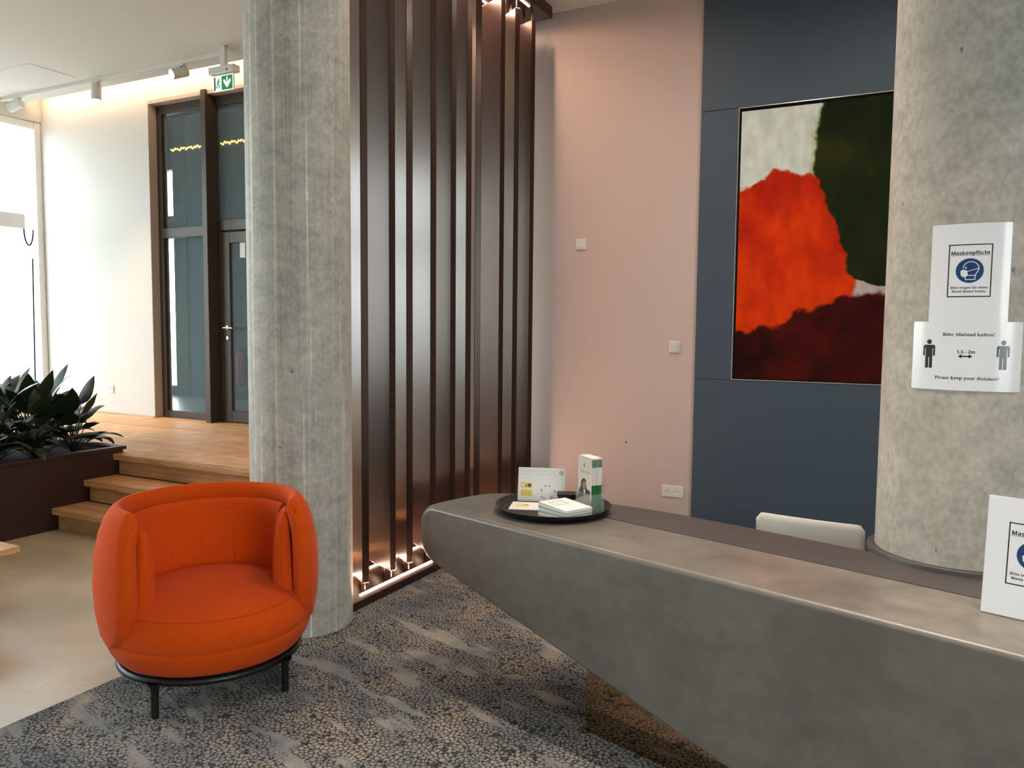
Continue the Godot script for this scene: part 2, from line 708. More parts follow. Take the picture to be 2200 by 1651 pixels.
# ------------------------------------------------------------------ room shell
func room() -> void:
	# poured floor under everything, carpet over the right part
	slab_struct("floor", Vector3(-9.0, -0.2, -8.0), Vector3(4.4, 0, 3.9), M.poured_floor)
	# carpet: laid with its grain along the counter
	var cx0 := -2.85
	var v := PackedVector3Array([Vector3(cx0, 0.004, BACK + 0.002), Vector3(4.0, 0.004, BACK + 0.002), Vector3(4.0, 0.004, 3.2), Vector3(cx0, 0.004, 3.2)])
	for k in 4: v.append(v[k] - Vector3(0, 0.0035, 0))
	var uv := PackedVector2Array()
	var ca := deg_to_rad(16.4)
	for p in v:
		uv.append(Vector2(p.x * cos(ca) + p.z * sin(ca), -p.x * sin(ca) + p.z * cos(ca)) / 2.3)
	var idx := PackedInt32Array([0, 1, 2, 0, 2, 3])
	var carpet := solid("floor_carpet", build_mesh(v.slice(0, 4), idx, uv.slice(0, 4), true, false), M.carpet)
	carpet.set_meta("label", "mottled grey crackle patterned carpet")
	# ceiling with a light cove along the back wall on the left
	var ce := struct("ceiling")
	slab(ce, "ceiling_board", Vector3(-9.0, CEIL, -5.25), Vector3(4.4, CEIL + 0.02, 3.9), M.ceiling_paint, 0.001)
	slab(ce, "ceiling_board", Vector3(-3.0, CEIL, -5.6), Vector3(4.4, CEIL + 0.02, -5.25), M.ceiling_paint, 0.001)
	slab(ce, "ceiling_deck", Vector3(-9.0, CEIL + 0.16, -5.8), Vector3(4.4, CEIL + 0.3, 3.9), M.ceiling_paint)
	slab(ce, "cove_side", Vector3(-9.0, CEIL + 0.02, -5.27), Vector3(-3.0, CEIL + 0.16, -5.25), M.ceiling_paint, 0.001)
	slab(ce, "cove_end", Vector3(-3.02, CEIL + 0.02, -5.6), Vector3(-3.0, CEIL + 0.16, -5.25), M.ceiling_paint, 0.001)
	# access hatch: thin raised frame line
	var hatch := slab(ce, "access_hatch", Vector3(-7.72, CEIL - 0.004, -4.93), Vector3(-7.22, CEIL + 0.001, -4.48), M.ceiling_paint, 0.002)
	hatch.set_meta("label", "square white access hatch in the ceiling")

	# back wall: blush part right of the screen, white part left of the glazing
	slab_struct("wall_back", Vector3(-4.5, 0, BACK - 0.2), Vector3(4.2, CEIL + 0.2, BACK), M.blush_paint)
	slab_struct("wall_back_left", Vector3(-8.88, 0, BACK - 0.22), Vector3(-6.965, CEIL + 0.2, BACK), M.white_paint)
	slab_struct("wall_over_glazing", Vector3(-6.965, 3.65, BACK - 0.22), Vector3(-4.5, CEIL + 0.2, BACK), M.white_paint)
	slab_struct("wall_front", Vector3(-8.88, 0, 3.2), Vector3(4.2, CEIL + 0.2, 3.4), M.white_paint)
	# skirting on the white wall
	slab_struct("baseboard_back", Vector3(FACADE, PLAT, BACK), Vector3(-6.965, PLAT + 0.02, BACK + 0.008), M.jamb_paint)
	# facade on the left: posts, rails and panes
	facade("window_1", true)
	facade("unseen_window_2", false)  # unseen right-hand window, placed to light the columns from that side

func slab_struct(called: String, a: Vector3, b: Vector3, m: Material) -> MeshInstance3D:
	var s := (b - a).abs()
	return solid(called, cube(s.x, s.y, s.z, 0.002), m, (a + b) * 0.5)

# window wall along z: on the left, or out of view on the right
func facade(called: String, left: bool) -> void:
	var w := struct(called)
	var lo := BACK
	var hi := 3.2
	var base := FACADE if left else 4.0
	var sgn := -1.0 if left else 1.0
	var sill := 0.62 if left else 0.5
	var bar := func(nm: String, u0: float, u1: float, y0: float, y1: float, d0: float, d1: float, m: Material) -> MeshInstance3D:
		return slab(w, nm, Vector3(base + sgn * d0, y0, u0), Vector3(base + sgn * d1, y1, u1), m, 0.004)
	bar.call("wall_below", lo, hi, 0.0, sill, 0.0, 0.2, M.white_paint)
	bar.call("wall_above", lo, hi, 3.62, CEIL + 0.2, 0.0, 0.2, M.white_paint)
	var posts := [[-5.5, -5.43], [-4.0, -2.75], [-1.3, -1.22], [0.3, 0.38], [1.9, 3.2]]  # the wide pier is out of view, set to dim some slat reflections
	if not left: posts = [[-5.5, 0.1], [1.4, 1.48], [2.6, 3.2]]
	for p in posts: bar.call("post", p[0], p[1], sill, 3.62, 0.02, 0.16, M.facade_white)
	for k in posts.size() - 1:
		var u0: float = posts[k][1]
		var u1: float = posts[k + 1][0]
		bar.call("rail", u0, u1, sill, sill + 0.08, 0.03, 0.14, M.facade_white)
		bar.call("rail", u0, u1, 3.54, 3.62, 0.03, 0.14, M.facade_white)
		bar.call("pane", u0, u1, sill + 0.08, 3.54, 0.08, 0.085, M.window_glass)
	if left:
		# blind box, its cable and the slim operating rod at the first window
		var bx := slab(w, "blind_box", Vector3(FACADE - 0.05, 2.44, -5.25), Vector3(FACADE + 0.06, 2.60, -4.0), M.facade_white, 0.01)
		bx.set_meta("label", "white blind box across the bright window")
		var loop := []
		for k in 13:
			var a := PI * k / 12.0
			loop.append(Vector3(FACADE + 0.04, 2.44 - sin(a) * 0.17, -5.29 + cos(a) * 0.05))
		part(w, "blind_cable", tube(loop, 0.009, 6), M.dark_plastic)
		part(w, "operating_rod", tube([Vector3(FACADE + 0.03, 2.13, -5.33), Vector3(FACADE + 0.03, 0.7, -5.31)], 0.008, 8), M.dark_plastic)
		slab_struct("floor_outside", Vector3(-40, -0.3, -30), Vector3(FACADE - 0.2, -0.05, 30), M.paving)

# ------------------------------------------------------------------ glazed partition with door
func glazing() -> void:
	var z := -5.59
	var w := struct("window_3")
	slab(w, "jamb", Vector3(-6.9645, PLAT, z - 0.1), Vector3(-6.957, 3.62, BACK + 0.001), M.jamb_paint, 0.001)
	slab(w, "head_lining", Vector3(-6.9645, 3.62, z - 0.1), Vector3(-4.501, 3.6495, BACK + 0.001), M.jamb_paint, 0.001)
	var fr: Material = M.frame_bronze
	slab(w, "frame_post", Vector3(-6.956, PLAT, z - 0.06), Vector3(-6.885, 3.619, z), fr)
	slab(w, "frame_head", Vector3(-6.885, 3.53, z - 0.06), Vector3(-6.19, 3.62, z), fr)
	slab(w, "frame_sill", Vector3(-6.885, PLAT, z - 0.06), Vector3(-6.19, PLAT + 0.075, z), fr)
	slab(w, "transom", Vector3(-6.885, 2.30, z - 0.06), Vector3(-6.19, 2.40, z + 0.004), fr)
	var mull := slab(w, "mullion", Vector3(-6.19, PLAT, z - 0.06), Vector3(-6.125, 3.66, BACK + 0.03), fr)
	for k in 8:
		for s in [-0.016, 0.012]:
			part(mull, "bolt", lathe([Vector2(0, 0), Vector2(0.006, 0), Vector2(0.006, 0), Vector2(0.005, 0.004), Vector2(0, 0.004)], 10), M.black_metal, Vector3(-0.008 + s, -1.35 + k * 0.385, 0.0745), Vector3(PI / 2, 0, 0))
	slab(w, "pane", Vector3(-6.885, PLAT + 0.075, z - 0.04), Vector3(-6.19, 2.30, z - 0.03), M.pane_glass, 0.001)
	slab(w, "pane", Vector3(-6.885, 2.40, z - 0.04), Vector3(-6.19, 3.53, z - 0.03), M.pane_glass, 0.001)
	# bay over the door and beyond it
	slab(w, "frame_head", Vector3(-6.125, 3.53, z - 0.06), Vector3(-4.5, 3.62, z), fr)
	slab(w, "transom", Vector3(-6.125, 2.34, z - 0.06), Vector3(-4.5, 2.44, z + 0.004), fr)
	slab(w, "pane", Vector3(-6.125, 2.44, z - 0.04), Vector3(-4.5, 3.53, z - 0.03), M.pane_glass, 0.001)
	slab(w, "frame_post", Vector3(-6.125, PLAT, z - 0.06), Vector3(-6.07, 2.34, z), fr)
	slab(w, "frame_post", Vector3(-5.06, PLAT, z - 0.06), Vector3(-4.98, 3.62, z), fr)
	slab(w, "pane", Vector3(-4.98, PLAT, z - 0.04), Vector3(-4.5, 2.34, z - 0.03), M.pane_glass, 0.001)
	var d := struct("door_1")
	slab(d, "stile", Vector3(-6.065, PLAT + 0.01, z - 0.05), Vector3(-5.972, 2.325, z - 0.005), fr)
	slab(d, "stile", Vector3(-5.18, PLAT + 0.01, z - 0.05), Vector3(-5.065, 2.325, z - 0.005), fr)
	slab(d, "rail", Vector3(-5.972, 2.22, z - 0.05), Vector3(-5.18, 2.325, z - 0.005), fr)
	slab(d, "rail", Vector3(-5.972, PLAT + 0.01, z - 0.05), Vector3(-5.18, PLAT + 0.12, z - 0.005), fr)
	slab(d, "pane", Vector3(-5.972, PLAT + 0.12, z - 0.035), Vector3(-5.18, 2.22, z - 0.025), M.pane_glass, 0.001)
	var hd := part(d, "handle", tube([Vector3(-6.02, 1.40, z), Vector3(-6.02, 1.40, z + 0.05), Vector3(-6.0, 1.40, z + 0.058), Vector3(-5.88, 1.40, z + 0.058)], 0.010, 10), M.chrome)
	part(hd, "rosette", lathe([Vector2(0, 0), Vector2(0.026, 0), Vector2(0.026, 0.006), Vector2(0.024, 0.009), Vector2(0, 0.009)], 20), M.chrome, Vector3(-6.02, 1.40, z - 0.005), Vector3(PI / 2, 0, 0))
	part(hd, "keyhole_plate", lathe([Vector2(0, 0), Vector2(0.022, 0), Vector2(0.022, 0.006), Vector2(0.02, 0.008), Vector2(0, 0.008)], 20), M.chrome, Vector3(-6.02, 1.30, z - 0.005), Vector3(PI / 2, 0, 0))
	part(d, "handle_inside", tube([Vector3(-5.97, 1.40, z - 0.055), Vector3(-5.86, 1.40, z - 0.1), Vector3(-5.84, 1.41, z - 0.1)], 0.012, 10), M.black_metal)
	var note := thing("paper_note", "small white paper note stuck inside the glazed door", "note", Vector3(-5.815, 2.075, z - 0.0225))
	slab(note, "sheet", Vector3(-0.035, 0, 0), Vector3(0.035, 0.15, 0.001), M.paper_white, 0.0003)

# ------------------------------------------------------------------ corridor behind the glass
func corridor() -> void:
	var zb := -7.36
	slab_struct("floor_corridor", Vector3(-9.4, PLAT - 0.2, zb - 0.2), Vector3(-4.3, PLAT, -5.72), M.corridor_floor)
	slab_struct("wall_corridor_back", Vector3(-8.62, PLAT, zb - 0.2), Vector3(-4.3, 4.1, zb), M.corridor_blue)
	slab_struct("wall_corridor_rough", Vector3(-8.835, PLAT, zb - 0.06), Vector3(-8.60, 3.68, zb + 0.03), M.rough_render)
	slab_struct("wall_corridor_right", Vector3(-4.5, PLAT, zb), Vector3(-4.3, 4.1, -5.72), M.corridor_blue)
	slab_struct("ceiling_corridor", Vector3(-9.4, 4.1, zb - 0.3), Vector3(-4.3, 4.2, -5.72), M.corridor_dark)
	slab_struct("wall_corridor_over", Vector3(-8.88, 3.68, zb - 0.06), Vector3(-8.61, 4.1, zb - 0.001), M.corridor_dark)
	slab_struct("wall_corridor_front", Vector3(-9.06, 3.66, -5.76), Vector3(-4.5, 4.1, -5.72), M.corridor_dark)
	slab_struct("wall_corridor_left", Vector3(-9.4, PLAT, zb - 0.06), Vector3(-9.3, 4.1, -5.72), M.facade_white)
	slab_struct("wall_corridor_entry", Vector3(-9.4, PLAT, -5.76), Vector3(-8.882, 4.1, -5.46), M.facade_white)
	var w := struct("window_4")
	slab(w, "frame_sill", Vector3(-9.3, PLAT, zb - 0.1), Vector3(-8.84, PLAT + 0.13, zb), M.frame_bronze)
	slab(w, "transom", Vector3(-9.3, 2.60, zb - 0.1), Vector3(-8.84, 2.86, zb), M.frame_bronze)
	slab(w, "head", Vector3(-9.3, 3.46, zb - 0.1), Vector3(-8.84, 4.1, zb), M.frame_bronze)
	slab(w, "pane", Vector3(-9.3, PLAT + 0.13, zb - 0.06), Vector3(-8.84, 2.60, zb - 0.055), M.window_glass, 0.001)
	slab(w, "pane", Vector3(-9.3, 2.86, zb - 0.06), Vector3(-8.84, 3.46, zb - 0.055), M.window_glass, 0.001)
	# string of small warm lights along the top of the wall
	var path := []
	for k in 150:
		path.append(Vector3(-8.83 + k * 0.02, 3.70 + sin(k * 2.1) * 0.012 + sin(k * 5.3) * 0.01, zb + 0.045 + cos(k * 3.7) * 0.008))
	var gr := thing("string_light", "golden string of tiny lights along the corridor wall top", "string light")
	part(gr, "light_chain", tube(path, 0.011, 5), M.garland_glow)
	area_light(Vector3(-7.5, 3.72, zb + 0.08), Vector2(2.8, 0.03), Vector3(0, -0.6, 1), Color(1.0, 0.8, 0.5), 0.4)
	# fire extinguisher
	var fe := thing("fire_extinguisher", "red fire extinguisher hung on the corridor wall behind glass door", "extinguisher", Vector3(-7.57, 0.66, zb + 0.09))
	part(fe, "cylinder", lathe([Vector2(0, 0), Vector2(0.06, 0), Vector2(0.07, 0.012), Vector2(0.07, 0.36), Vector2(0.06, 0.40), Vector2(0.03, 0.425), Vector2(0, 0.43)], 24), M.red_enamel)
	part(fe, "valve", cube(0.05, 0.05, 0.05, 0.008), M.dark_plastic, Vector3(0, 0.45, 0))
	part(fe, "hose", tube([Vector3(0.02, 0.45, 0.02), Vector3(0.07, 0.46, 0.03), Vector3(0.09, 0.38, 0.03), Vector3(0.085, 0.15, 0.03)], 0.012, 8), M.dark_plastic)
	part(fe, "bracket", cube(0.04, 0.2, 0.03, 0.004), M.black_metal, Vector3(0, 0.25, -0.075))

# ------------------------------------------------------------------ steps, raised floor, planter
func stairs_and_planter() -> void:
	var pl := struct("floor_platform")
	slab(pl, "deck", Vector3(FACADE, 0, BACK - 0.1), Vector3(-2.9, PLAT - 0.022, -3.86), M.planter_wood)
	# boards run along x, in staggered lengths
	var row := 0
	var z := -3.815
	while z > -5.70:
		var w := 0.19
		var z1 := maxf(z - w, -5.70)
		var x := FACADE
		var first: float = [1.7, 0.9, 2.2, 1.3][row % 4]
		while x < -2.9:
			var x1 := minf(x + first, -2.9)
			first = 2.2
			slab(pl, "plank", Vector3(x + 0.0008, PLAT - 0.022, z1 + 0.0008), Vector3(x1 - 0.0008, PLAT, z - 0.0008), M["oak_%d" % ((row * 3 + int(x1 * 7)) % 4 if x1 >= 0 else (row * 3 + int(-x1 * 7)) % 4)], 0.0012)
			x = x1
		row += 1
		z -= w
	# three steps: board on a riser
	var st := struct("stairs")
	var xs := [-5.3, -2.9]
	var rise := PLAT / 3.0
	for k in 3:
		var zf: float = [-3.335, -3.575, -3.815][k]
		var top := rise * (k + 1)
		slab(st, "riser", Vector3(xs[0] + 0.01, rise * k, zf - 0.065), Vector3(xs[1], top - 0.045, zf - 0.04), M.oak_1)
		if k < 2:
			slab(st, "tread", Vector3(xs[0], top - 0.045, zf - 0.27), Vector3(xs[1], top, zf), M["oak_%d" % [0, 2][k]], 0.004)
		else:
			slab(st, "nosing", Vector3(xs[0], top - 0.045, zf - 0.04), Vector3(xs[1], top, zf), M.oak_0, 0.004)
	# planter trough
	var p := thing("planter", "long dark brown wooden planter trough beside the oak steps", "planter", Vector3(-5.85, 0, -2.6))
	slab(p, "front_panel", Vector3(0.53, 0, -1.3), Vector3(0.55, 0.495, 1.6), M.planter_wood)
	slab(p, "side_panel", Vector3(-0.55, 0, -1.3), Vector3(-0.53, 0.495, 1.6), M.planter_wood)
	slab(p, "end_panel", Vector3(-0.53, 0, -1.3), Vector3(0.53, 0.495, -1.28), M.planter_wood)
	slab(p, "end_panel", Vector3(-0.53, 0, 1.58), Vector3(0.53, 0.495, 1.6), M.planter_wood)
	slab(p, "rim", Vector3(0.50, 0.495, -1.32), Vector3(0.565, 0.52, 1.62), M.planter_wood)
	slab(p, "rim", Vector3(-0.565, 0.495, -1.32), Vector3(-0.50, 0.52, 1.62), M.planter_wood)
	slab(p, "rim", Vector3(-0.50, 0.495, -1.32), Vector3(0.50, 0.52, -1.26), M.planter_wood)
	slab(p, "rim", Vector3(-0.50, 0.495, 1.56), Vector3(0.50, 0.52, 1.62), M.planter_wood)
	slab(p, "soil", Vector3(-0.53, 0.3, -1.28), Vector3(0.53, 0.47, 1.58), M.soil)
	# low wooden table that just enters the picture on the left
	var t := thing("low_table", "light wooden low table corner at the left picture edge", "table", Vector3(-4.25, 0, -1.85))
	slab(t, "table_top", Vector3(-0.45, 0.32, -0.43), Vector3(0.37, 0.35, 0.6), M.oak_0, 0.003)
	for sx in [-0.38, -0.02]:
		for sz in [-0.36, 0.53]:
			slab(t, "leg", Vector3(sx - 0.02, 0, sz - 0.02), Vector3(sx + 0.02, 0.32, sz + 0.02), M.oak_1)

# ------------------------------------------------------------------ columns
const COL1 := Vector3(-2.626, 0, -2.888)
const COL2 := Vector3(0.13, 0, -2.864)
func columns() -> void:
	for k in 2:
		var r := 0.2385 if k == 0 else 0.24
		var c := thing("concrete_column", ["round raw concrete column between orange armchair and slat screen", "round concrete column with paper notices behind the counter"][k], "column", [COL1, COL2][k], [0.3, 2.2][k])
		var prof := []
		for j in 9: prof.append(Vector2(r, CEIL * j / 8.0))
		part(c, "shaft", lathe(prof, 72), M.concrete_runs if k == 0 else M.concrete_cloudy)
		if k == 1:
			part(c, "collar", lathe([Vector2(0.2402, 0.725), Vector2(0.262, 0.725), Vector2(0.262, 0.725), Vector2(0.262, 0.744), Vector2(0.258, 0.748), Vector2(0.2402, 0.748)], 64), M.worktop_lino)

# ------------------------------------------------------------------ bronze slat screen
func slat_screen() -> void:
	var s := thing("slat_screen", "tall bronze slat screen with warm light strips at floor and ceiling", "screen", Vector3(-2.65, 0, -4.2))
	# local: x -> world x + 2.65, z -> world z + 4.2
	var z0 := 1.125
	var z1 := -1.185
	slab(s, "base_plate", Vector3(-0.32, 0.004, z1), Vector3(0.175, 0.046, z0), M.bronze, 0.003)
	slab(s, "top_plate", Vector3(-0.32, 3.674, z1), Vector3(0.175, CEIL - 0.002, z0), M.bronze, 0.003)
	# front corners of the slats along the screen and the turn of each
	var zs := [-3.245, -3.485, -3.645, -3.885, -4.105, -4.285, -4.40, -4.72, -4.925, -5.175]
	var turns := [36.0, 25.0, 35.0, 31.0, 26.0, 33.0, 50.0, 25.0, 35.0, 24.0]
	var lens := [0.29, 0.29, 0.29, 0.29, 0.29, 0.22, 0.22, 0.29, 0.29, 0.29]
	for k in zs.size():
		var a := deg_to_rad(turns[k])
		var dir := Vector3(-cos(a), 0, -sin(a))
		var ln: float = lens[k]
		var mesh := cube(ln, 3.50, 0.038, 0.0025)
		var front := Vector3(0.128, 0, zs[k] + 4.2)
		var c := front + dir * ln * 0.5
		var sl := part(s, "slat", mesh, M.bronze, c + Vector3(0, 1.85, 0), Vector3(0, -a, 0))
		for e in [-0.045, -0.03, 0.05]:
			part(sl, "pin", lathe([Vector2(0.004, -1.804), Vector2(0.004, -1.75)], 8), M.bronze, Vector3(e + ln * 0.25, 0, 0))
			part(sl, "pin", lathe([Vector2(0.004, 1.75), Vector2(0.004, 1.824)], 8), M.bronze, Vector3(e + ln * 0.25, 0, 0))
	var warm := Color(1.0, 0.84, 0.72)
	# front strips in runs, back strips behind the slats
	for row in [[0.126, -3.2, -3.875], [0.126, -4.0, -4.72], [0.126, -4.8, -5.10], [-0.118, -3.1, -5.15]]:
		var za: float = row[1] + 4.2
		var zb: float = row[2] + 4.2
		for top in [false, true]:
			var y := 3.672 if top else 0.0475
			var bulge := -1.0 if top else 1.0
			var path := [Vector3(row[0], y, za), Vector3(row[0], y + bulge * 0.001, (za + zb) * 0.5), Vector3(row[0], y, zb)]
			part(s, "light_strip", tube(path, 0.009, 8), M.led_warm)
			area_light(Vector3(row[0] - 2.65, y + bulge * 0.012, (row[1] + row[2]) * 0.5), Vector2(absf(za - zb), 0.014), Vector3(0, bulge, 0), warm, (1.45 if top else 1.0) * absf(za - zb), Vector3(1, 0, 0))

# ------------------------------------------------------------------ counter
const CO := Vector3(-1.702, 0, -2.618)
const CD := Vector3(0.95942, 0, 0.28198)
const CN := Vector3(0.28198, 0, -0.95942)
const CTOP := 0.73
func cpos(s: float, n: float, h: float) -> Vector3:
	return CO + CD * s + CN * n + Vector3(0, h, 0)
func clow(s: float) -> float:
	return clampf(0.507 - 0.248 * s, 0.006, 0.56)

func smooth_contour(ctrl: PackedVector2Array, steps: int) -> PackedVector2Array:
	var c := Curve2D.new()
	for p in ctrl: c.add_point(p)
	return ctrl

func counter() -> void:
	var t := thing("reception_counter", "grey cement reception counter cantilevered to a rounded nose", "counter", CO, -atan2(CD.z, CD.x))
	# local axes of the thing: x = s, z = -n
	var pts := PackedVector2Array()
	# front edge from right to nose
	for k in 25: pts.append(Vector2(2.7 - 2.67 * k / 24.0, 0.0))
	for k in 7:
		var a := PI / 2 * (k + 1) / 8.0
		pts.append(Vector2(0.03 - sin(a) * 0.035, 0.035 - cos(a) * 0.035))
	for k in 8: pts.append(Vector2(-0.005 - 0.008 * sin(PI * k / 8.0), 0.04 + 0.22 * k / 7.0))
	for q in [[0.0, 0.30], [0.018, 0.335], [0.045, 0.37], [0.085, 0.405], [0.14, 0.436], [0.21, 0.463], [0.30, 0.49], [0.42, 0.52], [0.55, 0.548], [0.68, 0.57], [0.80, 0.58]]:
		pts.append(Vector2(q[0], q[1]))
	for k in 12: pts.append(Vector2(1.0 + 1.7 * k / 11.0, 0.585))
	var n := pts.size()
	var out := PackedVector2Array()
	var ro := PackedFloat32Array()
	var rv := PackedFloat32Array()
	for i in n:
		var d := (pts[(i + 1) % n] - pts[(i + n - 1) % n]).normalized()
		out.append(Vector2(d.y, -d.x))
		# the nose is round, the long edges are crisp
		var e := clampf(1.0 - (pts[i].x - 0.0) / 0.10, 0.0, 1.0)
		if pts[i].y <= 0.001: e = 0.0
		elif pts[i].y < 0.036: e = pts[i].y / 0.036
		e = e * e * (3.0 - 2.0 * e)
		ro.append(lerpf(0.016, 0.094, e))
		rv.append(lerpf(0.016, 0.112, e))
	if out[3].y > 0:
		for i in n: out[i] = -out[i]
	var rows := []
	var put := func(i: int, o: float, h: float) -> Vector3:
		var q := pts[i] + out[i] * o
		return Vector3(q.x, h, -q.y)
	for j in 9:
		var a := PI / 2 * j / 8.0
		var r := PackedVector3Array()
		for i in n: r.append(put.call(i, ro[i] * sin(a), CTOP - rv[i] * (1.0 - cos(a))))
		rows.append(r)
	for j in 9:
		var a := PI / 2 * j / 8.0
		var r := PackedVector3Array()
		for i in n:
			var rb := maxf(minf(rv[i], (CTOP - clow(pts[i].x)) * 0.5), 0.012)
			var wide := ro[i] * 0.9
			r.append(put.call(i, ro[i] - wide * (1.0 - cos(a)), clow(pts[i].x) + rb * (1.0 - sin(a))))
		rows.append(r)
	var v := PackedVector3Array()
	var idx := PackedInt32Array()
	for r in rows: v.append_array(r)
	for j in rows.size() - 1:
		for i in n:
			var i2 := (i + 1) % n
			var a := j * n + i
			var b := j * n + i2
			idx.append_array([a, b, b + n, a, b + n, a + n])
	var tri := Geometry2D.triangulate_polygon(pts)
	# caps with their own vertices; the turn of the triangles follows the sides
	var flip := false
	var s0 := (v[idx[2]] - v[idx[0]]).cross(v[idx[1]] - v[idx[0]])
	if s0.y < 0: flip = true
	for e in 2:
		var at := v.size()
		for i in n: v.append(rows[0][i] if e == 0 else rows[rows.size() - 1][i])
		for k in range(0, tri.size(), 3):
			var a := at + tri[k]
			var b := at + tri[k + 1]
			var c := at + tri[k + 2]
			var up := (v[c] - v[a]).cross(v[b] - v[a]).y > 0
			var want := (e == 0) != flip
			if up == want: idx.append_array([a, b, c])
			else: idx.append_array([a, c, b])
	part(t, "body", build_mesh(v, idx), M.microcement)
	# worktop inlay behind the front ledge
	var wp := PackedVector2Array([Vector2(0.33, 0.335), Vector2(2.69, 0.335), Vector2(2.69, 0.582), Vector2(0.80, 0.578), Vector2(0.68, 0.567), Vector2(0.55, 0.545), Vector2(0.42, 0.517), Vector2(0.33, 0.495)])
	part(t, "worktop", extrude(wp, 0.0, 0.0025, Transform3D(Basis(Vector3(1, 0, 0), Vector3(0, 0, -1), Vector3(0, 1, 0)), Vector3(0, CTOP - 0.0005, 0))), M.worktop_lino)
	# mirrored plinth
	var pp := PackedVector2Array([Vector2(0.686, 0.005), Vector2(2.0, 0.005), Vector2(0.686, clow(0.686) + 0.012)])
	part(t, "mirror_plinth", extrude(pp, -0.48, -0.132), M.bronze_mirror)

# ------------------------------------------------------------------ armchair
func interp(tab: Array, x: float) -> float:
	for k in tab.size() - 1:
		if x <= tab[k + 1][0]:
			var f := clampf((x - tab[k][0]) / (tab[k + 1][0] - tab[k][0]), 0.0, 1.0)
			f = f * f * (3.0 - 2.0 * f) * 0.35 + f * 0.65
			return lerpf(tab[k][1], tab[k + 1][1], f)
	return tab[tab.size() - 1][1]

const CHW := 0.425
const CHD := 0.405
func chp(k: float, a: float, h: float) -> Vector3:   # a = 0 at the front, k = 1 on the widest outline
	return Vector3(sin(a) * CHW * k, h, cos(a) * CHD * k)

# padded wall swept round the chair between two angles; section is a closed list of Vector2(k, h)
func padded(section: Array, ends: Callable, cap_len: float, hm0: float, hm1: float, km: Callable, nu := 48, cap_n := 7) -> ArrayMesh:
	var rows := []
	var us := []
	for c in cap_n: us.append([0.0, c, cap_n])
	for k in nu + 1: us.append([float(k) / nu, -1, 0])
	for c in cap_n: us.append([1.0, cap_n - 1 - c, cap_n])
	for u in us:
		var row := PackedVector3Array()
		for q in section:
			var e: Array = ends.call(q.y)
			var kk: float = q.x
			var hh: float = q.y
			var f: float = u[0]
			var sc := 1.0
			var ang := lerpf(e[0], e[1], f)
			if u[1] >= 0:
				var ph: float = PI / 2 * float(u[1]) / cap_n
				sc = sin(ph)
				ang = (e[0] - cap_len * cos(ph)) if f < 0.5 else (e[1] + cap_len * cos(ph))
			var hm := clampf(hh, hm0, hm1)
			var m: float = km.call(hm)
			row.append(chp(m + (kk - m) * sc, ang, hm + (hh - hm) * sc))
		rows.append(row)
	return grid(rows, true, true)

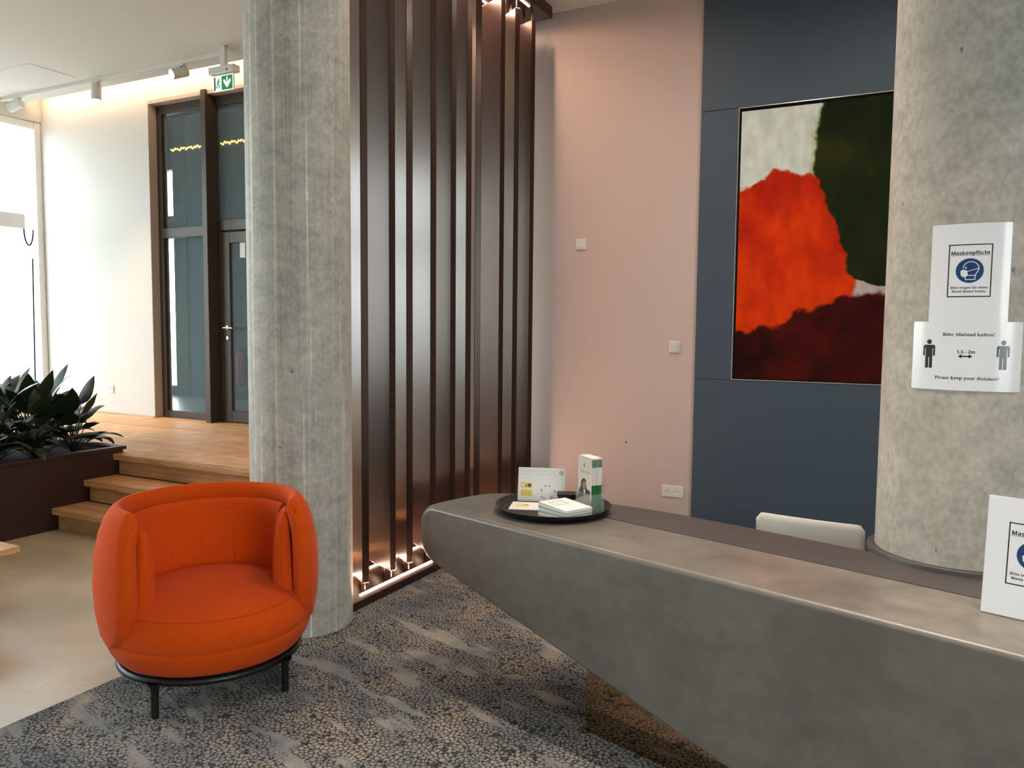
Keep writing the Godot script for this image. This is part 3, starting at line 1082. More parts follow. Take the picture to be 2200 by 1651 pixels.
func armchair() -> void:
	var pos := Vector3(-2.511, 0, -2.228)
	var t := thing("armchair", "round orange felt armchair on a low black metal base", "armchair", pos, atan2(0.8277, 0.5617))
	var outer := [[0.155, 0.80], [0.20, 0.885], [0.27, 0.955], [0.36, 0.99], [0.46, 1.0], [0.56, 0.985], [0.64, 0.95], [0.70, 0.90], [0.735, 0.84], [0.752, 0.78]]
	# shell: outside up, over the rim, inside down
	var sec := []
	for k in 22:
		var h := lerpf(0.165, 0.70, k / 21.0)
		sec.append(Vector2(interp(outer, h), h))
	for q in [[0.868, 0.722], [0.836, 0.74], [0.80, 0.75], [0.768, 0.75], [0.742, 0.74], [0.730, 0.724], [0.735, 0.70]]: sec.append(Vector2(q[0], q[1]))
	var inside := [[0.22, 0.77], [0.30, 0.80], [0.42, 0.815], [0.55, 0.81], [0.63, 0.785], [0.70, 0.735]]
	for k in 10:
		var h := lerpf(0.67, 0.22, k / 9.0)
		sec.append(Vector2(interp(inside, h), h))
	var open := [[0.16, 84.0], [0.225, 72.0], [0.26, 62.0], [0.31, 54.5], [0.42, 50.5], [0.55, 51.0], [0.66, 54.0], [0.75, 58.0]]
	var ends := func(h: float) -> Array:
		var o := deg_to_rad(interp(open, h) + 6.0)
		return [o, TAU - o]
	var km := func(h: float) -> float: return (interp(outer, h) + interp(inside, h)) * 0.5
	part(t, "shell", padded(sec, ends, deg_to_rad(6.5), 0.21, 0.69, km, 60, 8), M.orange_felt)
	# low band all round under the seat
	var rows := []
	for q in [[0.70, 0.152], [0.795, 0.152], [0.815, 0.158], [0.85, 0.175], [0.885, 0.20], [0.91, 0.225], [0.918, 0.243], [0.91, 0.252], [0.89, 0.256], [0.70, 0.257]]:
		var row := PackedVector3Array()
		for i in 72: row.append(chp(q[0], TAU * i / 72, q[1]))
		rows.append(row)
	part(t, "lower_band", grid(rows, true, true), M.orange_felt)
	# seat cushion with a seam round its top
	rows = []
	for q in [[0.70, 0.245], [0.86, 0.245], [0.905, 0.256], [0.925, 0.275], [0.93, 0.30], [0.92, 0.325], [0.895, 0.35], [0.862, 0.370], [0.850, 0.3765], [0.838, 0.3795], [0.80, 0.389], [0.72, 0.402], [0.60, 0.414], [0.45, 0.423], [0.28, 0.429], [0.12, 0.431]]:
		var row := PackedVector3Array()
		for i in 72:
			var a := TAU * i / 72
			row.append(chp(q[0] * (1.0 if cos(a) > 0.2 else lerpf(0.86, 1.0, clampf((cos(a) + 0.2) / 0.4, 0.0, 1.0))), a, q[1] - maxf(0.0, cos(a)) * 0.012))
		rows.append(row)
	var seat := part(t, "seat_cushion", grid(rows, true, true), M.orange_felt)
	var seam := []
	for i in 60:
		var a := lerpf(-1.25, 1.25, i / 59.0)
		seam.append(chp(0.852, a, 0.377 - maxf(0.0, cos(a)) * 0.012))
	part(seat, "seam", tube(seam, 0.0022, 6), M.orange_felt)
	# inner back cushions: three panels and two side lobes
	var ksec := func(kin: float, top: float, kout: float) -> Array:
		var q := []
		for k in 8: q.append(Vector2(lerpf(kout, minf(kout, 0.755), k / 7.0), lerpf(0.33, top - 0.02, k / 7.0)))
		q.append(Vector2(0.725, top - 0.008))
		q.append(Vector2(0.70, top))
		q.append(Vector2(0.675, top - 0.006))
		q.append(Vector2(0.655, top - 0.022))
		for k in 9: q.append(Vector2(kin + 0.012 * cos(k * 0.7), lerpf(top - 0.05, 0.33, k / 8.0)))
		return q
	for sg in [[96.0, 152.2], [153.0, 207.0], [207.8, 264.0]]:
		var e0 := deg_to_rad(sg[0])
		var e1 := deg_to_rad(sg[1])
		part(t, "back_cushion", padded(ksec.call(0.640, 0.69, 0.82), func(_h: float) -> Array: return [e0, e1], deg_to_rad(1.0), 0.34, 0.68, func(_h: float) -> float: return 0.700, 20, 4), M.orange_felt)
	for s in 2:
		var bow := func(h: float) -> Array:
			var f := clampf((h - 0.36) / 0.33, 0.0, 1.0)
			var inner := deg_to_rad(82.0 + 20.0 * sin(PI * (0.12 + 0.80 * f)))
			var outer_ := deg_to_rad(interp(open, h) + 7.5)
			return [outer_, inner] if s == 0 else [TAU - inner, TAU - outer_]
		part(t, "side_cushion", padded(ksec.call(0.615, 0.688, 0.83), bow, deg_to_rad(6.0), 0.34, 0.65, func(_h: float) -> float: return 0.725, 14, 8), M.orange_felt)
	# black base: flat disc, ring and four legs
	rows = []
	for q in [[0.70, 0.128], [0.785, 0.128], [0.785, 0.153], [0.70, 0.153]]:
		var row := PackedVector3Array()
		for i in 64: row.append(chp(q[0], TAU * i / 64, q[1]))
		rows.append(row)
	part(t, "base_ring", grid(rows, true, true), M.black_metal)
	var ring := []
	for i in 64: ring.append(chp(0.80, TAU * i / 64, 0.134))
	part(t, "ring_tube", tube(ring, 0.0145, 10, true), M.black_metal)
	for q in [[-0.235, 0.252], [0.235, 0.252], [-0.235, -0.252], [0.235, -0.252]]:
		part(t, "leg", lathe([Vector2(0.001, 0), Vector2(0.0125, 0), Vector2(0.0135, 0.002), Vector2(0.0145, 0.10), Vector2(0.017, 0.115), Vector2(0.026, 0.130), Vector2(0.026, 0.134)], 16), M.black_metal, Vector3(q[0], 0.004, q[1]))

# ------------------------------------------------------------------ wall panel, painting, sockets
func wall_fittings() -> void:
	# blue-grey panelling with the painting let into it
	var pz := BACK + 0.03
	var w := thing("wall_panelling", "blue grey wall panelling around the abstract painting", "panelling", Vector3(0, 0, BACK))
	var x0 := -1.392
	var x1 := 1.10
	var px0 := -1.142
	var px1 := 0.46
	var py0 := 1.092
	var py1 := 2.908
	var g := 0.0015
	slab(w, "panel", Vector3(x0, py1 + g, 0), Vector3(x1, CEIL, 0.03), M.blue_panel, 0.0015)
	slab(w, "panel", Vector3(x0, 0, 0), Vector3(x1, py0 - g, 0.03), M.blue_panel, 0.0015)
	slab(w, "panel", Vector3(x0, py0 + g, 0), Vector3(px0 - g, py1 - g, 0.03), M.blue_panel, 0.0015)
	slab(w, "panel", Vector3(px1 + g, py0 + g, 0), Vector3(x1, py1 - g, 0.03), M.blue_panel, 0.0015)
	var p := thing("painting", "large abstract painting of orange, dark green, white and maroon fields", "painting", Vector3(px0, py0, BACK))
	var W := px1 - px0
	var H := py1 - py0
	slab(p, "frame_rail", Vector3(0, 0, 0), Vector3(W, 0.008, 0.034), M.steel_trim, 0.001)
	slab(p, "frame_rail", Vector3(0, H - 0.008, 0), Vector3(W, H, 0.034), M.steel_trim, 0.001)
	slab(p, "frame_rail", Vector3(0, 0.008, 0), Vector3(0.008, H - 0.008, 0.034), M.steel_trim, 0.001)
	slab(p, "frame_rail", Vector3(W - 0.008, 0.008, 0), Vector3(W, H - 0.008, 0.034), M.steel_trim, 0.001)
	slab(p, "shadow_gap", Vector3(0.008, 0.008, 0), Vector3(W - 0.008, H - 0.008, 0.006), M.black_gap, 0.001)
	slab(p, "canvas_edge", Vector3(0.022, 0.014, 0.006), Vector3(W - 0.022, H - 0.028, 0.027), M.black_gap, 0.001)
	paint_canvas()
	part(p, "canvas", sheet(W - 0.044, H - 0.042), M.canvas, Vector3(W / 2, 0.014, 0.0275))

	# sockets and switches
	plate("wall_switch", "plain white wall switch high on the blush wall", "switch", Vector3(-2.268, 2.055, BACK), 0)
	plate("wall_switch", "white wall switch with clear cover beside blue panelling", "switch", Vector3(-1.543, 1.308, BACK), 1)
	var so := thing("wall_socket", "white double wall socket low beside blue panelling", "socket", Vector3(-1.535, 0.275, BACK))
	slab(so, "cover_frame", Vector3(-0.078, -0.041, 0), Vector3(0.078, 0.041, 0.010), M.white_plastic, 0.003)
	for s in [-0.036, 0.036]: socket_face(so, Vector3(s, 0, 0.010))
	var s2 := thing("wall_socket", "single white wall socket on the bright white wall", "socket", Vector3(-7.631, 0.737, BACK))
	slab(s2, "cover_frame", Vector3(-0.041, -0.041, 0), Vector3(0.041, 0.041, 0.010), M.white_plastic, 0.003)
	socket_face(s2, Vector3(0, 0, 0.010))
	# small mark of a lost anchor in the blush wall
	var k := thing("wall_anchor", "tiny dark wall plug hole in the blush wall", "wall plug", Vector3(-1.89, 0.602, BACK))
	part(k, "plug", lathe([Vector2(0, 0), Vector2(0.006, 0), Vector2(0.006, 0.003), Vector2(0, 0.003)], 12), M.planter_wood, Vector3.ZERO, Vector3(PI / 2, 0, 0))

func socket_face(parent: Node3D, at: Vector3) -> void:
	var cup := part(parent, "socket_cup", lathe([Vector2(0, 0.0005), Vector2(0.017, 0.0005), Vector2(0.0195, 0.003), Vector2(0.021, 0.003), Vector2(0.021, 0)], 28), M.white_plastic, at, Vector3(PI / 2, 0, 0))
	for s in [-0.0095, 0.0095]:
		part(cup, "contact_hole", lathe([Vector2(0, 0), Vector2(0.0032, 0), Vector2(0.0032, 0.0008), Vector2(0, 0.0008)], 12), M.dark_plastic, Vector3(s, 0.0005, 0))

func plate(called: String, label: String, cat: String, at: Vector3, kind: int) -> void:
	var t := thing(called, label, cat, at)
	slab(t, "cover_frame", Vector3(-0.041, -0.041, 0), Vector3(0.041, 0.041, 0.010), M.white_plastic, 0.003)
	slab(t, "rocker", Vector3(-0.028, -0.028, 0.010), Vector3(0.028, 0.028, 0.014), M.white_plastic, 0.002)
	if kind == 1:
		slab(t, "clear_cover", Vector3(-0.036, -0.036, 0.014), Vector3(0.030, 0.036, 0.034), M.acrylic, 0.004)
		slab(t, "hinge", Vector3(0.030, -0.036, 0.010), Vector3(0.036, 0.036, 0.030), M.white_plastic, 0.002)

func paint_canvas() -> void:
	var w := 640
	var h := 730
	# measured in thousandths: x of 1558 mm, y of 1774 mm
	var nz := noise_bytes(w, h, 201, 0.02, 4)
	var nb := noise_bytes(w, h, 202, 0.006, 4)
	var nf := streak_bytes(w, h, 320, 120, 203, 0.05, 4)
	var d := PackedByteArray()
	d.resize(w * h * 3)
	# boundaries as tables over the left 0.93 m that the photograph shows
	var red_top := [[0.0, 0.287], [0.08, 0.275], [0.17, 0.25], [0.24, 0.225], [0.31, 0.225], [0.38, 0.243], [0.46, 0.245], [0.50, 0.25]]
	var green_left := [[0.0, 0.565], [0.03, 0.545], [0.10, 0.515], [0.20, 0.505], [0.25, 0.515], [0.29, 0.56], [0.34, 0.60], [0.40, 0.64], [0.47, 0.69], [0.54, 0.745], [0.60, 0.755], [0.625, 0.80], [0.64, 0.86], [0.655, 0.95], [0.66, 1.2], [0.665, 1.8]]
	var maroon_top := [[0.0, 0.825], [0.08, 0.818], [0.17, 0.80], [0.25, 0.805], [0.35, 0.785], [0.42, 0.745], [0.47, 0.73], [0.53, 0.735], [0.62, 0.72], [0.72, 0.69], [0.85, 0.682], [1.0, 0.678], [1.25, 0.70], [1.7, 0.69]]
	var white := Color(0.83, 0.87, 0.845)
	var red := Color(0.72, 0.145, 0.055)
	var orange := Color(0.86, 0.235, 0.045)
	var green := Color(0.115, 0.15, 0.08)
	var maroon := Color(0.24, 0.065, 0.065)
	var pale := Color(0.72, 0.68, 0.66)
	for y in h:
		var v := float(y) / h
		var gl0 := interp(green_left, v)
		for x in w:
			var i := y * w + x
			var u := float(x) / w * 1.72
			var wob := (nz[i] - 128) / 128.0
			var broad := (nb[i] - 128) / 128.0
			var rt := interp(red_top, u) + wob * 0.012
			var mt := interp(maroon_top, u) + wob * 0.016
			var gl := gl0 + wob * 0.022
			var gcol := green.lerp(Color(0.19, 0.20, 0.08), clampf(broad * 1.3, 0.0, 1.0))
			var rcol := orange.lerp(red, clampf(0.5 - broad * 0.9 - (v - 0.45) * 2.2, 0.0, 1.0))
			var mcol := maroon.lerp(Color(0.30, 0.07, 0.055), clampf(broad * 1.6, 0.0, 1.0)).lerp(Color(0.15, 0.05, 0.045), clampf(-broad * 1.6, 0.0, 1.0))
			var c := white.lerp(Color(0.86, 0.86, 0.78), clampf(broad, 0.0, 1.0)) if v < 0.5 else pale
			# brushed borders: one field of paint dragged over the next
			c = c.lerp(rcol, smoothstep(-0.006, 0.010, v - rt) * (1.0 - smoothstep(0.79, 0.815, u + wob * 0.02)))
			var gd := u - gl
			if v < 0.3: c = c.lerp(Color(0.55, 0.57, 0.24), clampf(1.0 - absf(gd) / 0.03, 0.0, 1.0) * 0.5 * (1.0 - smoothstep(-0.01, 0.01, v - rt)))
			c = c.lerp(gcol, smoothstep(-0.012, 0.014, gd) * (1.0 - smoothstep(0.650, 0.672, v + wob * 0.012)))
			c = c.lerp(mcol, smoothstep(-0.010, 0.014, v - mt))
			var tex := 1.0 + (nf[i] - 128) / 128.0 * 0.07 + wob * 0.04
			d[i * 3] = clampi(int(c.r * 255 * tex), 0, 255)
			d[i * 3 + 1] = clampi(int(c.g * 255 * tex), 0, 255)
			d[i * 3 + 2] = clampi(int(c.b * 255 * tex), 0, 255)
	var m := mat("canvas", Color.WHITE, 0.8)
	m.albedo_texture = tex_of(w, h, d)
	m.metallic_specular = 0.2
	m.texture_repeat = false

# ------------------------------------------------------------------ things on the ceiling
func ceiling_fittings() -> void:
	# cove light
	var cl := thing("cove_light", "warm light strip hidden in the ceiling cove above the glazing", "light strip")
	slab(cl, "light_strip", Vector3(-8.6, CEIL + 0.03, -5.30), Vector3(-3.1, CEIL + 0.05, -5.28), M.led_cove, 0.003)
	area_light(Vector3(-5.85, CEIL + 0.05, -5.31), Vector2(5.5, 0.03), Vector3(0, 0.15, -1), Color(1.0, 0.84, 0.68), 1.6)
	# track with spotlights
	var tr := thing("light_track", "slim white spotlight track along the ceiling", "track", Vector3(-6.2, CEIL, -5.03))
	slab(tr, "rail", Vector3(-2.4, -0.035, -0.018), Vector3(2.4, 0, 0.018), M.lamp_white, 0.002)
	spot_lamp("white spotlight on the track turned towards the camera", Vector3(-5.92, CEIL - 0.035, -5.03), Vector3(-0.22, -0.38, 0.85), true)
	spot_lamp("white spotlight on the track pointing straight down", Vector3(-7.08, CEIL - 0.035, -5.03), Vector3(0, -1, 0.02), true)
	spot_lamp("white spotlight at track end turned to the bright window", Vector3(-8.33, CEIL - 0.035, -5.03), Vector3(-1, -0.35, 0.3), true)
	# smoke detector
	var sd := thing("smoke_detector", "small round smoke detector on the ceiling at the left edge", "detector", Vector3(-8.05, CEIL, -4.55))
	part(sd, "base", lathe([Vector2(0, -0.015), Vector2(0.05, -0.015), Vector2(0.052, 0)], 28), M.lamp_white)
	part(sd, "sensor_head", lathe([Vector2(0, -0.05), Vector2(0.025, -0.05), Vector2(0.035, -0.042), Vector2(0.042, -0.015)], 28), M.lamp_white)
	# exit sign
	paper(236, 135, 4.0, Color(0.93, 0.95, 0.94))
	var gcol := Color(0.0, 0.50, 0.28)
	var gdark := Color(0.0, 0.33, 0.22)
	fill_poly(PackedVector2Array([Vector2(8, 12), Vector2(26, 12), Vector2(26, 122), Vector2(8, 128)]), gdark)
	var man := gdark
	fill_disc(63, 34, 7, 7, man)
	stroke([Vector2(61, 44), Vector2(55, 72)], 12, man)
	stroke([Vector2(60, 48), Vector2(74, 56), Vector2(84, 50)], 5, man)
	stroke([Vector2(58, 48), Vector2(44, 56), Vector2(38, 70)], 5, man)
	stroke([Vector2(56, 72), Vector2(70, 84), Vector2(66, 106)], 7, man)
	stroke([Vector2(54, 72), Vector2(48, 92), Vector2(30, 100)], 7, man)
	fill_rect_mm(98, 10, 128, 116, gcol)
	var ac := Color(0.95, 0.97, 0.96)
	fill_poly(PackedVector2Array([Vector2(155, 20), Vector2(169, 20), Vector2(169, 70), Vector2(190, 40), Vector2(204, 40), Vector2(204, 62), Vector2(162, 114), Vector2(120, 62), Vector2(120, 40), Vector2(134, 40), Vector2(155, 70)]), ac)
	var em := printed("exit_print", 0.4)
	em.emission_enabled = true
	em.emission = Color.WHITE
	em.emission_energy_multiplier = 0.55
	em.emission_operator = BaseMaterial3D.EMISSION_OP_MULTIPLY
	em.emission_texture = em.albedo_texture
	var es := thing("exit_sign", "green and white emergency exit sign hanging before the glazing", "exit sign", Vector3(-5.292, 3.392, -4.925))
	slab(es, "sign_plate", Vector3(-0.118, 0, -0.012), Vector3(0.118, 0.135, 0), M.white_plastic, 0.002)
	part(es, "sign_face", sheet(0.232, 0.132), em, Vector3(0, 0.0015, 0.0008))
	slab(es, "housing", Vector3(-0.145, 0.142, -0.05), Vector3(0.145, 0.20, 0.03), M.lamp_white, 0.006)
	slab(es, "stem", Vector3(-0.03, 0.20, -0.03), Vector3(0.03, CEIL - 3.392, 0.01), M.lamp_white, 0.004)
	part(es, "indicator", lathe([Vector2(0, 0), Vector2(0.008, 0), Vector2(0.008, 0.006), Vector2(0, 0.008)], 14), M.red_enamel, Vector3(0.075, 0.16, 0.03), Vector3(PI / 2, 0, 0))
	area_light(Vector3(-5.292, 3.46, -4.905), Vector2(0.23, 0.13), Vector3(0, 0, 1), Color(0.6, 1.0, 0.8), 0.008)
	# unseen narrow lamps, placed above the counter to light its ledge
	for q in [[-0.5, -2.25], [0.5, -1.95]]:
		var d := thing("unseen_counter_lamp", "unseen ceiling lamp placed to light the counter ledge", "ceiling lamp", Vector3(q[0], CEIL, q[1]), 0.0, "unseen lamps lighting the counter ledge")
		part(d, "trim_ring", lathe([Vector2(0.042, -0.001), Vector2(0.06, -0.001), Vector2(0.062, -0.004), Vector2(0.06, -0.008), Vector2(0.042, -0.008), Vector2(0.042, -0.001)], 32), M.lamp_white)
		part(d, "lens", lathe([Vector2(0, -0.002), Vector2(0.042, -0.002)], 32), M.lamp_face)
		spot_light(Vector3(q[0], CEIL - 0.02, q[1]), Vector3(0, -1, 0), 25.0, Color(1.0, 0.92, 0.85), 7.5, 0.04)
	# unseen ceiling lamps, placed to light the back wall and reception
	for q in [[-1.7, -4.3], [-0.3, -4.3], [1.1, -4.3], [-1.0, -3.2], [0.6, -3.0]]:
		var d := thing("unseen_ceiling_lamp", "unseen ceiling lamp placed to light the reception", "ceiling lamp", Vector3(q[0], CEIL, q[1]), 0.0, "unseen lamps lighting the reception")
		part(d, "trim_ring", lathe([Vector2(0.062, -0.001), Vector2(0.085, -0.001), Vector2(0.088, -0.004), Vector2(0.085, -0.008), Vector2(0.062, -0.008), Vector2(0.062, -0.001)], 32), M.lamp_white)
		part(d, "lens", lathe([Vector2(0, -0.002), Vector2(0.062, -0.002)], 32), M.lamp_face)
		spot_light(Vector3(q[0], CEIL - 0.02, q[1]), Vector3(0, -1, 0), 86.0, Color(1.0, 0.96, 0.91), 0.8 if q[1] < -4.0 else 2.6, 0.06)

func spot_lamp(label: String, at: Vector3, dir: Vector3, lit: bool) -> void:
	var t := thing("spotlight", label, "spotlight", at, 0.0, "")
	dir = dir.normalized()
	part(t, "adapter", cube(0.09, 0.014, 0.034, 0.002), M.lamp_white, Vector3(0, -0.007, 0))
	part(t, "stem", lathe([Vector2(0.008, -0.03), Vector2(0.008, -0.014)], 12), M.black_metal)
	var q := Quaternion(Vector3.UP, -dir) if dir.y > -0.9999 else Quaternion()
	var body := part(t, "lamp_body", lathe([Vector2(0.0, 0.075), Vector2(0.042, 0.075), Vector2(0.045, 0.072), Vector2(0.045, -0.075), Vector2(0.041, -0.075), Vector2(0.041, -0.05)], 32), M.lamp_white)
	var c := Vector3(0, -0.062 - 0.03 * absf(dir.y), 0) + Vector3(dir.x, 0, dir.z) * 0.02
	body.transform = Transform3D(Basis(q), c)
	part(body, "lens", lathe([Vector2(0, -0.066), Vector2(0.041, -0.066)], 28), M.lamp_face if lit else M.lamp_white)
	spot_light(at + c + dir * 0.08, dir, 26.0, Color(1.0, 0.86, 0.7), 6.0, 0.03)

# ------------------------------------------------------------------ things on the counter
func desk_items() -> void:
	var top := CTOP
	# tray
	var tc := Vector3(-1.245, top, -2.772)
	var tray := thing("tray", "round black tray holding leaflets on the counter", "tray", tc)
	part(tray, "dish", lathe([Vector2(0, 0.0), Vector2(0.195, 0.0), Vector2(0.205, 0.004), Vector2(0.222, 0.026), Vector2(0.225, 0.030), Vector2(0.221, 0.030), Vector2(0.201, 0.009), Vector2(0.195, 0.006), Vector2(0, 0.006)], 72), M.dark_plastic)
	var y := top + 0.0065
	# card standing at the back
	paper(192, 137, 3.0, Color(0.87, 0.86, 0.85))
	var pale := Color(0.70, 0.70, 0.70)
	write("Guten Tag! Willkommen im Haus", 78, 16, 7, pale)
	write("Bitte melden Sie sich digital am Empfang", 84, 29, 6, Color(0.75, 0.75, 0.75))
	fill_rect_mm(12, 62, 46, 22, Color(0.86, 0.75, 0.28))
	fill_rect_mm(12, 92, 46, 24, Color(0.85, 0.76, 0.36))
	fill_disc(21, 73, 5, 6, Color(0.88, 0.86, 0.75))
	fill_rect_mm(40, 67, 14, 12, Color(0.35, 0.27, 0.10))
	fill_tri(Vector2(29, 78), Vector2(33, 68), Vector2(37, 78), Color(0.35, 0.27, 0.10))
	fill_disc(176, 20, 8, 8, Color(0.55, 0.52, 0.56))
	fill_disc(176, 20, 4, 4, Color(0.90, 0.89, 0.88))
	for q in [[112, 74], [128, 74], [96, 90], [150, 92], [98, 118], [108, 122]]:
		fill_disc(q[0], q[1], 3.5, 4, Color(0.55, 0.55, 0.56))
	fill_disc(138, 120, 6, 6, Color(0.55, 0.66, 0.60))
	stroke([Vector2(100, 112), Vector2(97, 96), Vector2(106, 80)], 0.8, pale)
	stroke([Vector2(134, 80), Vector2(148, 90), Vector2(150, 104)], 0.8, pale)
	var card := printed("card_print", 0.6)
	var ya := atan2(0.063, 0.181)
	var sc := thing("standing_card", "white printed card propped upright at the tray's back", "card", Vector3(-1.343, y, -2.868), ya)
	part(sc, "back_sheet", cube(0.192, 0.137, 0.0012, 0.0003), M.paper_white, Vector3(0, 0.0665, -0.02), Vector3(-0.24, 0, 0))
	part(sc, "front_print", sheet(0.192, 0.137), card, Vector3(0, 0.0005, -0.0025), Vector3(-0.24, 0, 0))
	part(sc, "prop", cube(0.06, 0.10, 0.0012, 0.0003), M.paper_white, Vector3(0, 0.0495, -0.048), Vector3(0.24, 0, 0))
	# sheet lying before it
	paper(192, 130, 3.0, Color(0.88, 0.86, 0.85))
	fill_rect_mm(22, 40, 50, 20, Color(0.86, 0.75, 0.28))
	fill_rect_mm(22, 66, 50, 20, Color(0.85, 0.76, 0.36))
	fill_rect_mm(52, 44, 14, 12, Color(0.45, 0.36, 0.16))
	fill_disc(32, 50, 5, 5, Color(0.9, 0.88, 0.8))
	for q in [[110, 60], [130, 52], [145, 84], [118, 96]]: fill_disc(q[0], q[1], 4, 4, Color(0.70, 0.69, 0.69))
	var flat := printed("flyer_print", 0.6)
	var fl := thing("flyer", "white flyer with yellow boxes lying flat in the tray", "flyer", Vector3(-1.325, y, -2.775), ya)
	part(fl, "sheet", cube(0.192, 0.003, 0.13, 0.0005), M.paper_white, Vector3(0, 0.0015, 0))
	part(fl, "print", sheet(0.192, 0.13), flat, Vector3(0, 0.0034, 0.065), Vector3(-PI / 2, 0, 0))
	# stack of folded leaflets, thicker at the folds
	var st := thing("leaflet_stack", "thick stack of folded white leaflets in the tray", "leaflets", Vector3(-1.158, y, -2.692))
	var L := Vector3(-0.087, 0, 0.054)
	var F := Vector3(0.028, 0, 0.062)
	var R := Vector3(0.087, 0, -0.052)
	var B := Vector3(-0.028, 0, -0.060)
	var layers := 12
	for k in layers:
		var j := Vector3(rng.randf_range(-0.0012, 0.0012), 0, rng.randf_range(-0.0012, 0.0012))
		var lo := []
		var hi := []
		for q in [[L, 0.056], [F, 0.034], [R, 0.034], [B, 0.056]]:
			lo.append(q[0] + j + Vector3(0, q[1] * k / layers, 0))
			hi.append(q[0] + j + Vector3(0, q[1] * (k + 0.93) / layers, 0))
		var mid: Vector3 = (lo[0] + hi[2]) * 0.5
		var polys := [lo, hi]
		for e in 4: polys.append([lo[e], lo[(e + 1) % 4], hi[(e + 1) % 4], hi[e]])
		part(st, "leaflet", hull(polys, mid), M.paper_white if k % 4 else M.paper_grey)
	paper(128, 115, 4.0, Color(0.89, 0.87, 0.86))
	stroke([Vector2(22, 40), Vector2(60, 40), Vector2(60, 92), Vector2(22, 92), Vector2(22, 39)], 2.4, Color(0.16, 0.13, 0.13))
	write("Besucher", 41, 80, 6, Color(0.35, 0.33, 0.33))
	fill_rect_mm(28, 50, 24, 2, Color(0.7, 0.69, 0.69))
	fill_rect_mm(28, 56, 24, 2, Color(0.7, 0.69, 0.69))
	write("App", 92, 60, 7, Color(0.70, 0.68, 0.68))
	var lp := printed("leaflet_print", 0.6)
	var e1 := Vector3(0, 0.0006, 0)
	var tv := PackedVector3Array([L + Vector3(0, 0.0562, 0) + e1, F + Vector3(0, 0.0342, 0) + e1, R + Vector3(0, 0.0342, 0) + e1, B + Vector3(0, 0.0562, 0) + e1])
	part(st, "top_print", build_mesh(tv, PackedInt32Array([0, 2, 1, 0, 3, 2]), PackedVector2Array([Vector2(0, 1), Vector2(1, 1), Vector2(1, 0), Vector2(0, 0)]), true, false), lp)
	# brochures in a clear holder
	var bp := Vector3(-1.086, y, -2.770)
	var ddir := Vector3(-0.80, 0, -0.60)
	var tdir := Vector3(0.60, 0, -0.80)
	var bturn := atan2(-tdir.x, -tdir.z)
	paper(99, 210, 3.0, Color(0.80, 0.77, 0.71))
	fill_poly(PackedVector2Array([Vector2(0, 210), Vector2(0, 150), Vector2(30, 140), Vector2(99, 165), Vector2(99, 210)]), Color(0.46, 0.47, 0.26))
	fill_poly(PackedVector2Array([Vector2(12, 200), Vector2(18, 130), Vector2(24, 96), Vector2(40, 84), Vector2(58, 92), Vector2(66, 124), Vector2(90, 128), Vector2(92, 170), Vector2(60, 196)]), Color(0.17, 0.16, 0.10))
	fill_disc(46, 108, 15, 20, Color(0.62, 0.42, 0.31))
	fill_poly(PackedVector2Array([Vector2(28, 110), Vector2(32, 90), Vector2(46, 84), Vector2(60, 92), Vector2(54, 98), Vector2(40, 98), Vector2(34, 112)]), Color(0.30, 0.20, 0.12))
	fill_poly(PackedVector2Array([Vector2(40, 128), Vector2(54, 128), Vector2(48, 160)]), Color(0.82, 0.80, 0.78))
	fill_poly(PackedVector2Array([Vector2(0, 150), Vector2(14, 120), Vector2(22, 150), Vector2(14, 190), Vector2(0, 190)]), Color(0.16, 0.26, 0.11))
	fill_poly(PackedVector2Array([Vector2(38, 36), Vector2(44, 24), Vector2(50, 36), Vector2(46, 44)]), Color(0.35, 0.38, 0.36))
	write("Willkommen", 50, 62, 9, Color(0.42, 0.42, 0.40))
	fill_rect_mm(36, 68, 34, 1.2, Color(0.6, 0.6, 0.58))
	var cover := printed("brochure_cover", 0.4)
	for k in 7:
		var nb := thing("brochure", "slim brochure with green lower half standing in clear holder", "brochure", bp + tdir * (0.003 + k * 0.0066) + ddir * 0.0495 + Vector3(0, 0.004, 0), bturn, "brochures in the clear holder")
		var lean := rng.randf_range(-0.012, 0.012)
		part(nb, "upper_pages", cube(0.099, 0.105, 0.005, 0.0012), M.paper_white, Vector3(0, 0.157, 0), Vector3(lean, 0, 0))
		part(nb, "lower_pages", cube(0.099, 0.105, 0.005, 0.0012), M.paper_green, Vector3(0, 0.0525, 0))
		for q in 3:
			part(nb, "leaf_edge", cube(0.0985, 0.030, 0.0012, 0.0003), M.paper_green, Vector3(0.0008, 0.188, -0.0015 + q * 0.0013), Vector3(lean, 0, 0))
		if k == 0:
			nb.set_meta("label", "foremost brochure, its cover shows a person in dark jacket")
			part(nb, "cover_print", sheet(0.099, 0.21), cover, Vector3(0, 0, 0.0031))
	var hl := thing("brochure_holder", "clear acrylic holder around the brochures in the tray", "holder", bp + ddir * 0.0495 + tdir * 0.022, bturn)
	slab(hl, "base", Vector3(-0.054, 0, -0.032), Vector3(0.054, 0.003, 0.030), M.acrylic, 0.001)
	slab(hl, "front_wall", Vector3(-0.054, 0.003, 0.027), Vector3(0.054, 0.075, 0.030), M.acrylic, 0.001)
	slab(hl, "side_wall", Vector3(-0.054, 0.003, -0.032), Vector3(-0.0515, 0.075, 0.027), M.acrylic, 0.001)
	slab(hl, "side_wall", Vector3(0.0515, 0.003, -0.032), Vector3(0.054, 0.075, 0.027), M.acrylic, 0.001)
	slab(hl, "back_wall", Vector3(-0.054, 0.003, -0.035), Vector3(0.054, 0.14, -0.032), M.acrylic, 0.001)
	# black card box behind the leaflets
	var cb := thing("card_box", "small black card box behind the leaflet stack", "box", Vector3(-1.215, y, -2.885), 0.42)
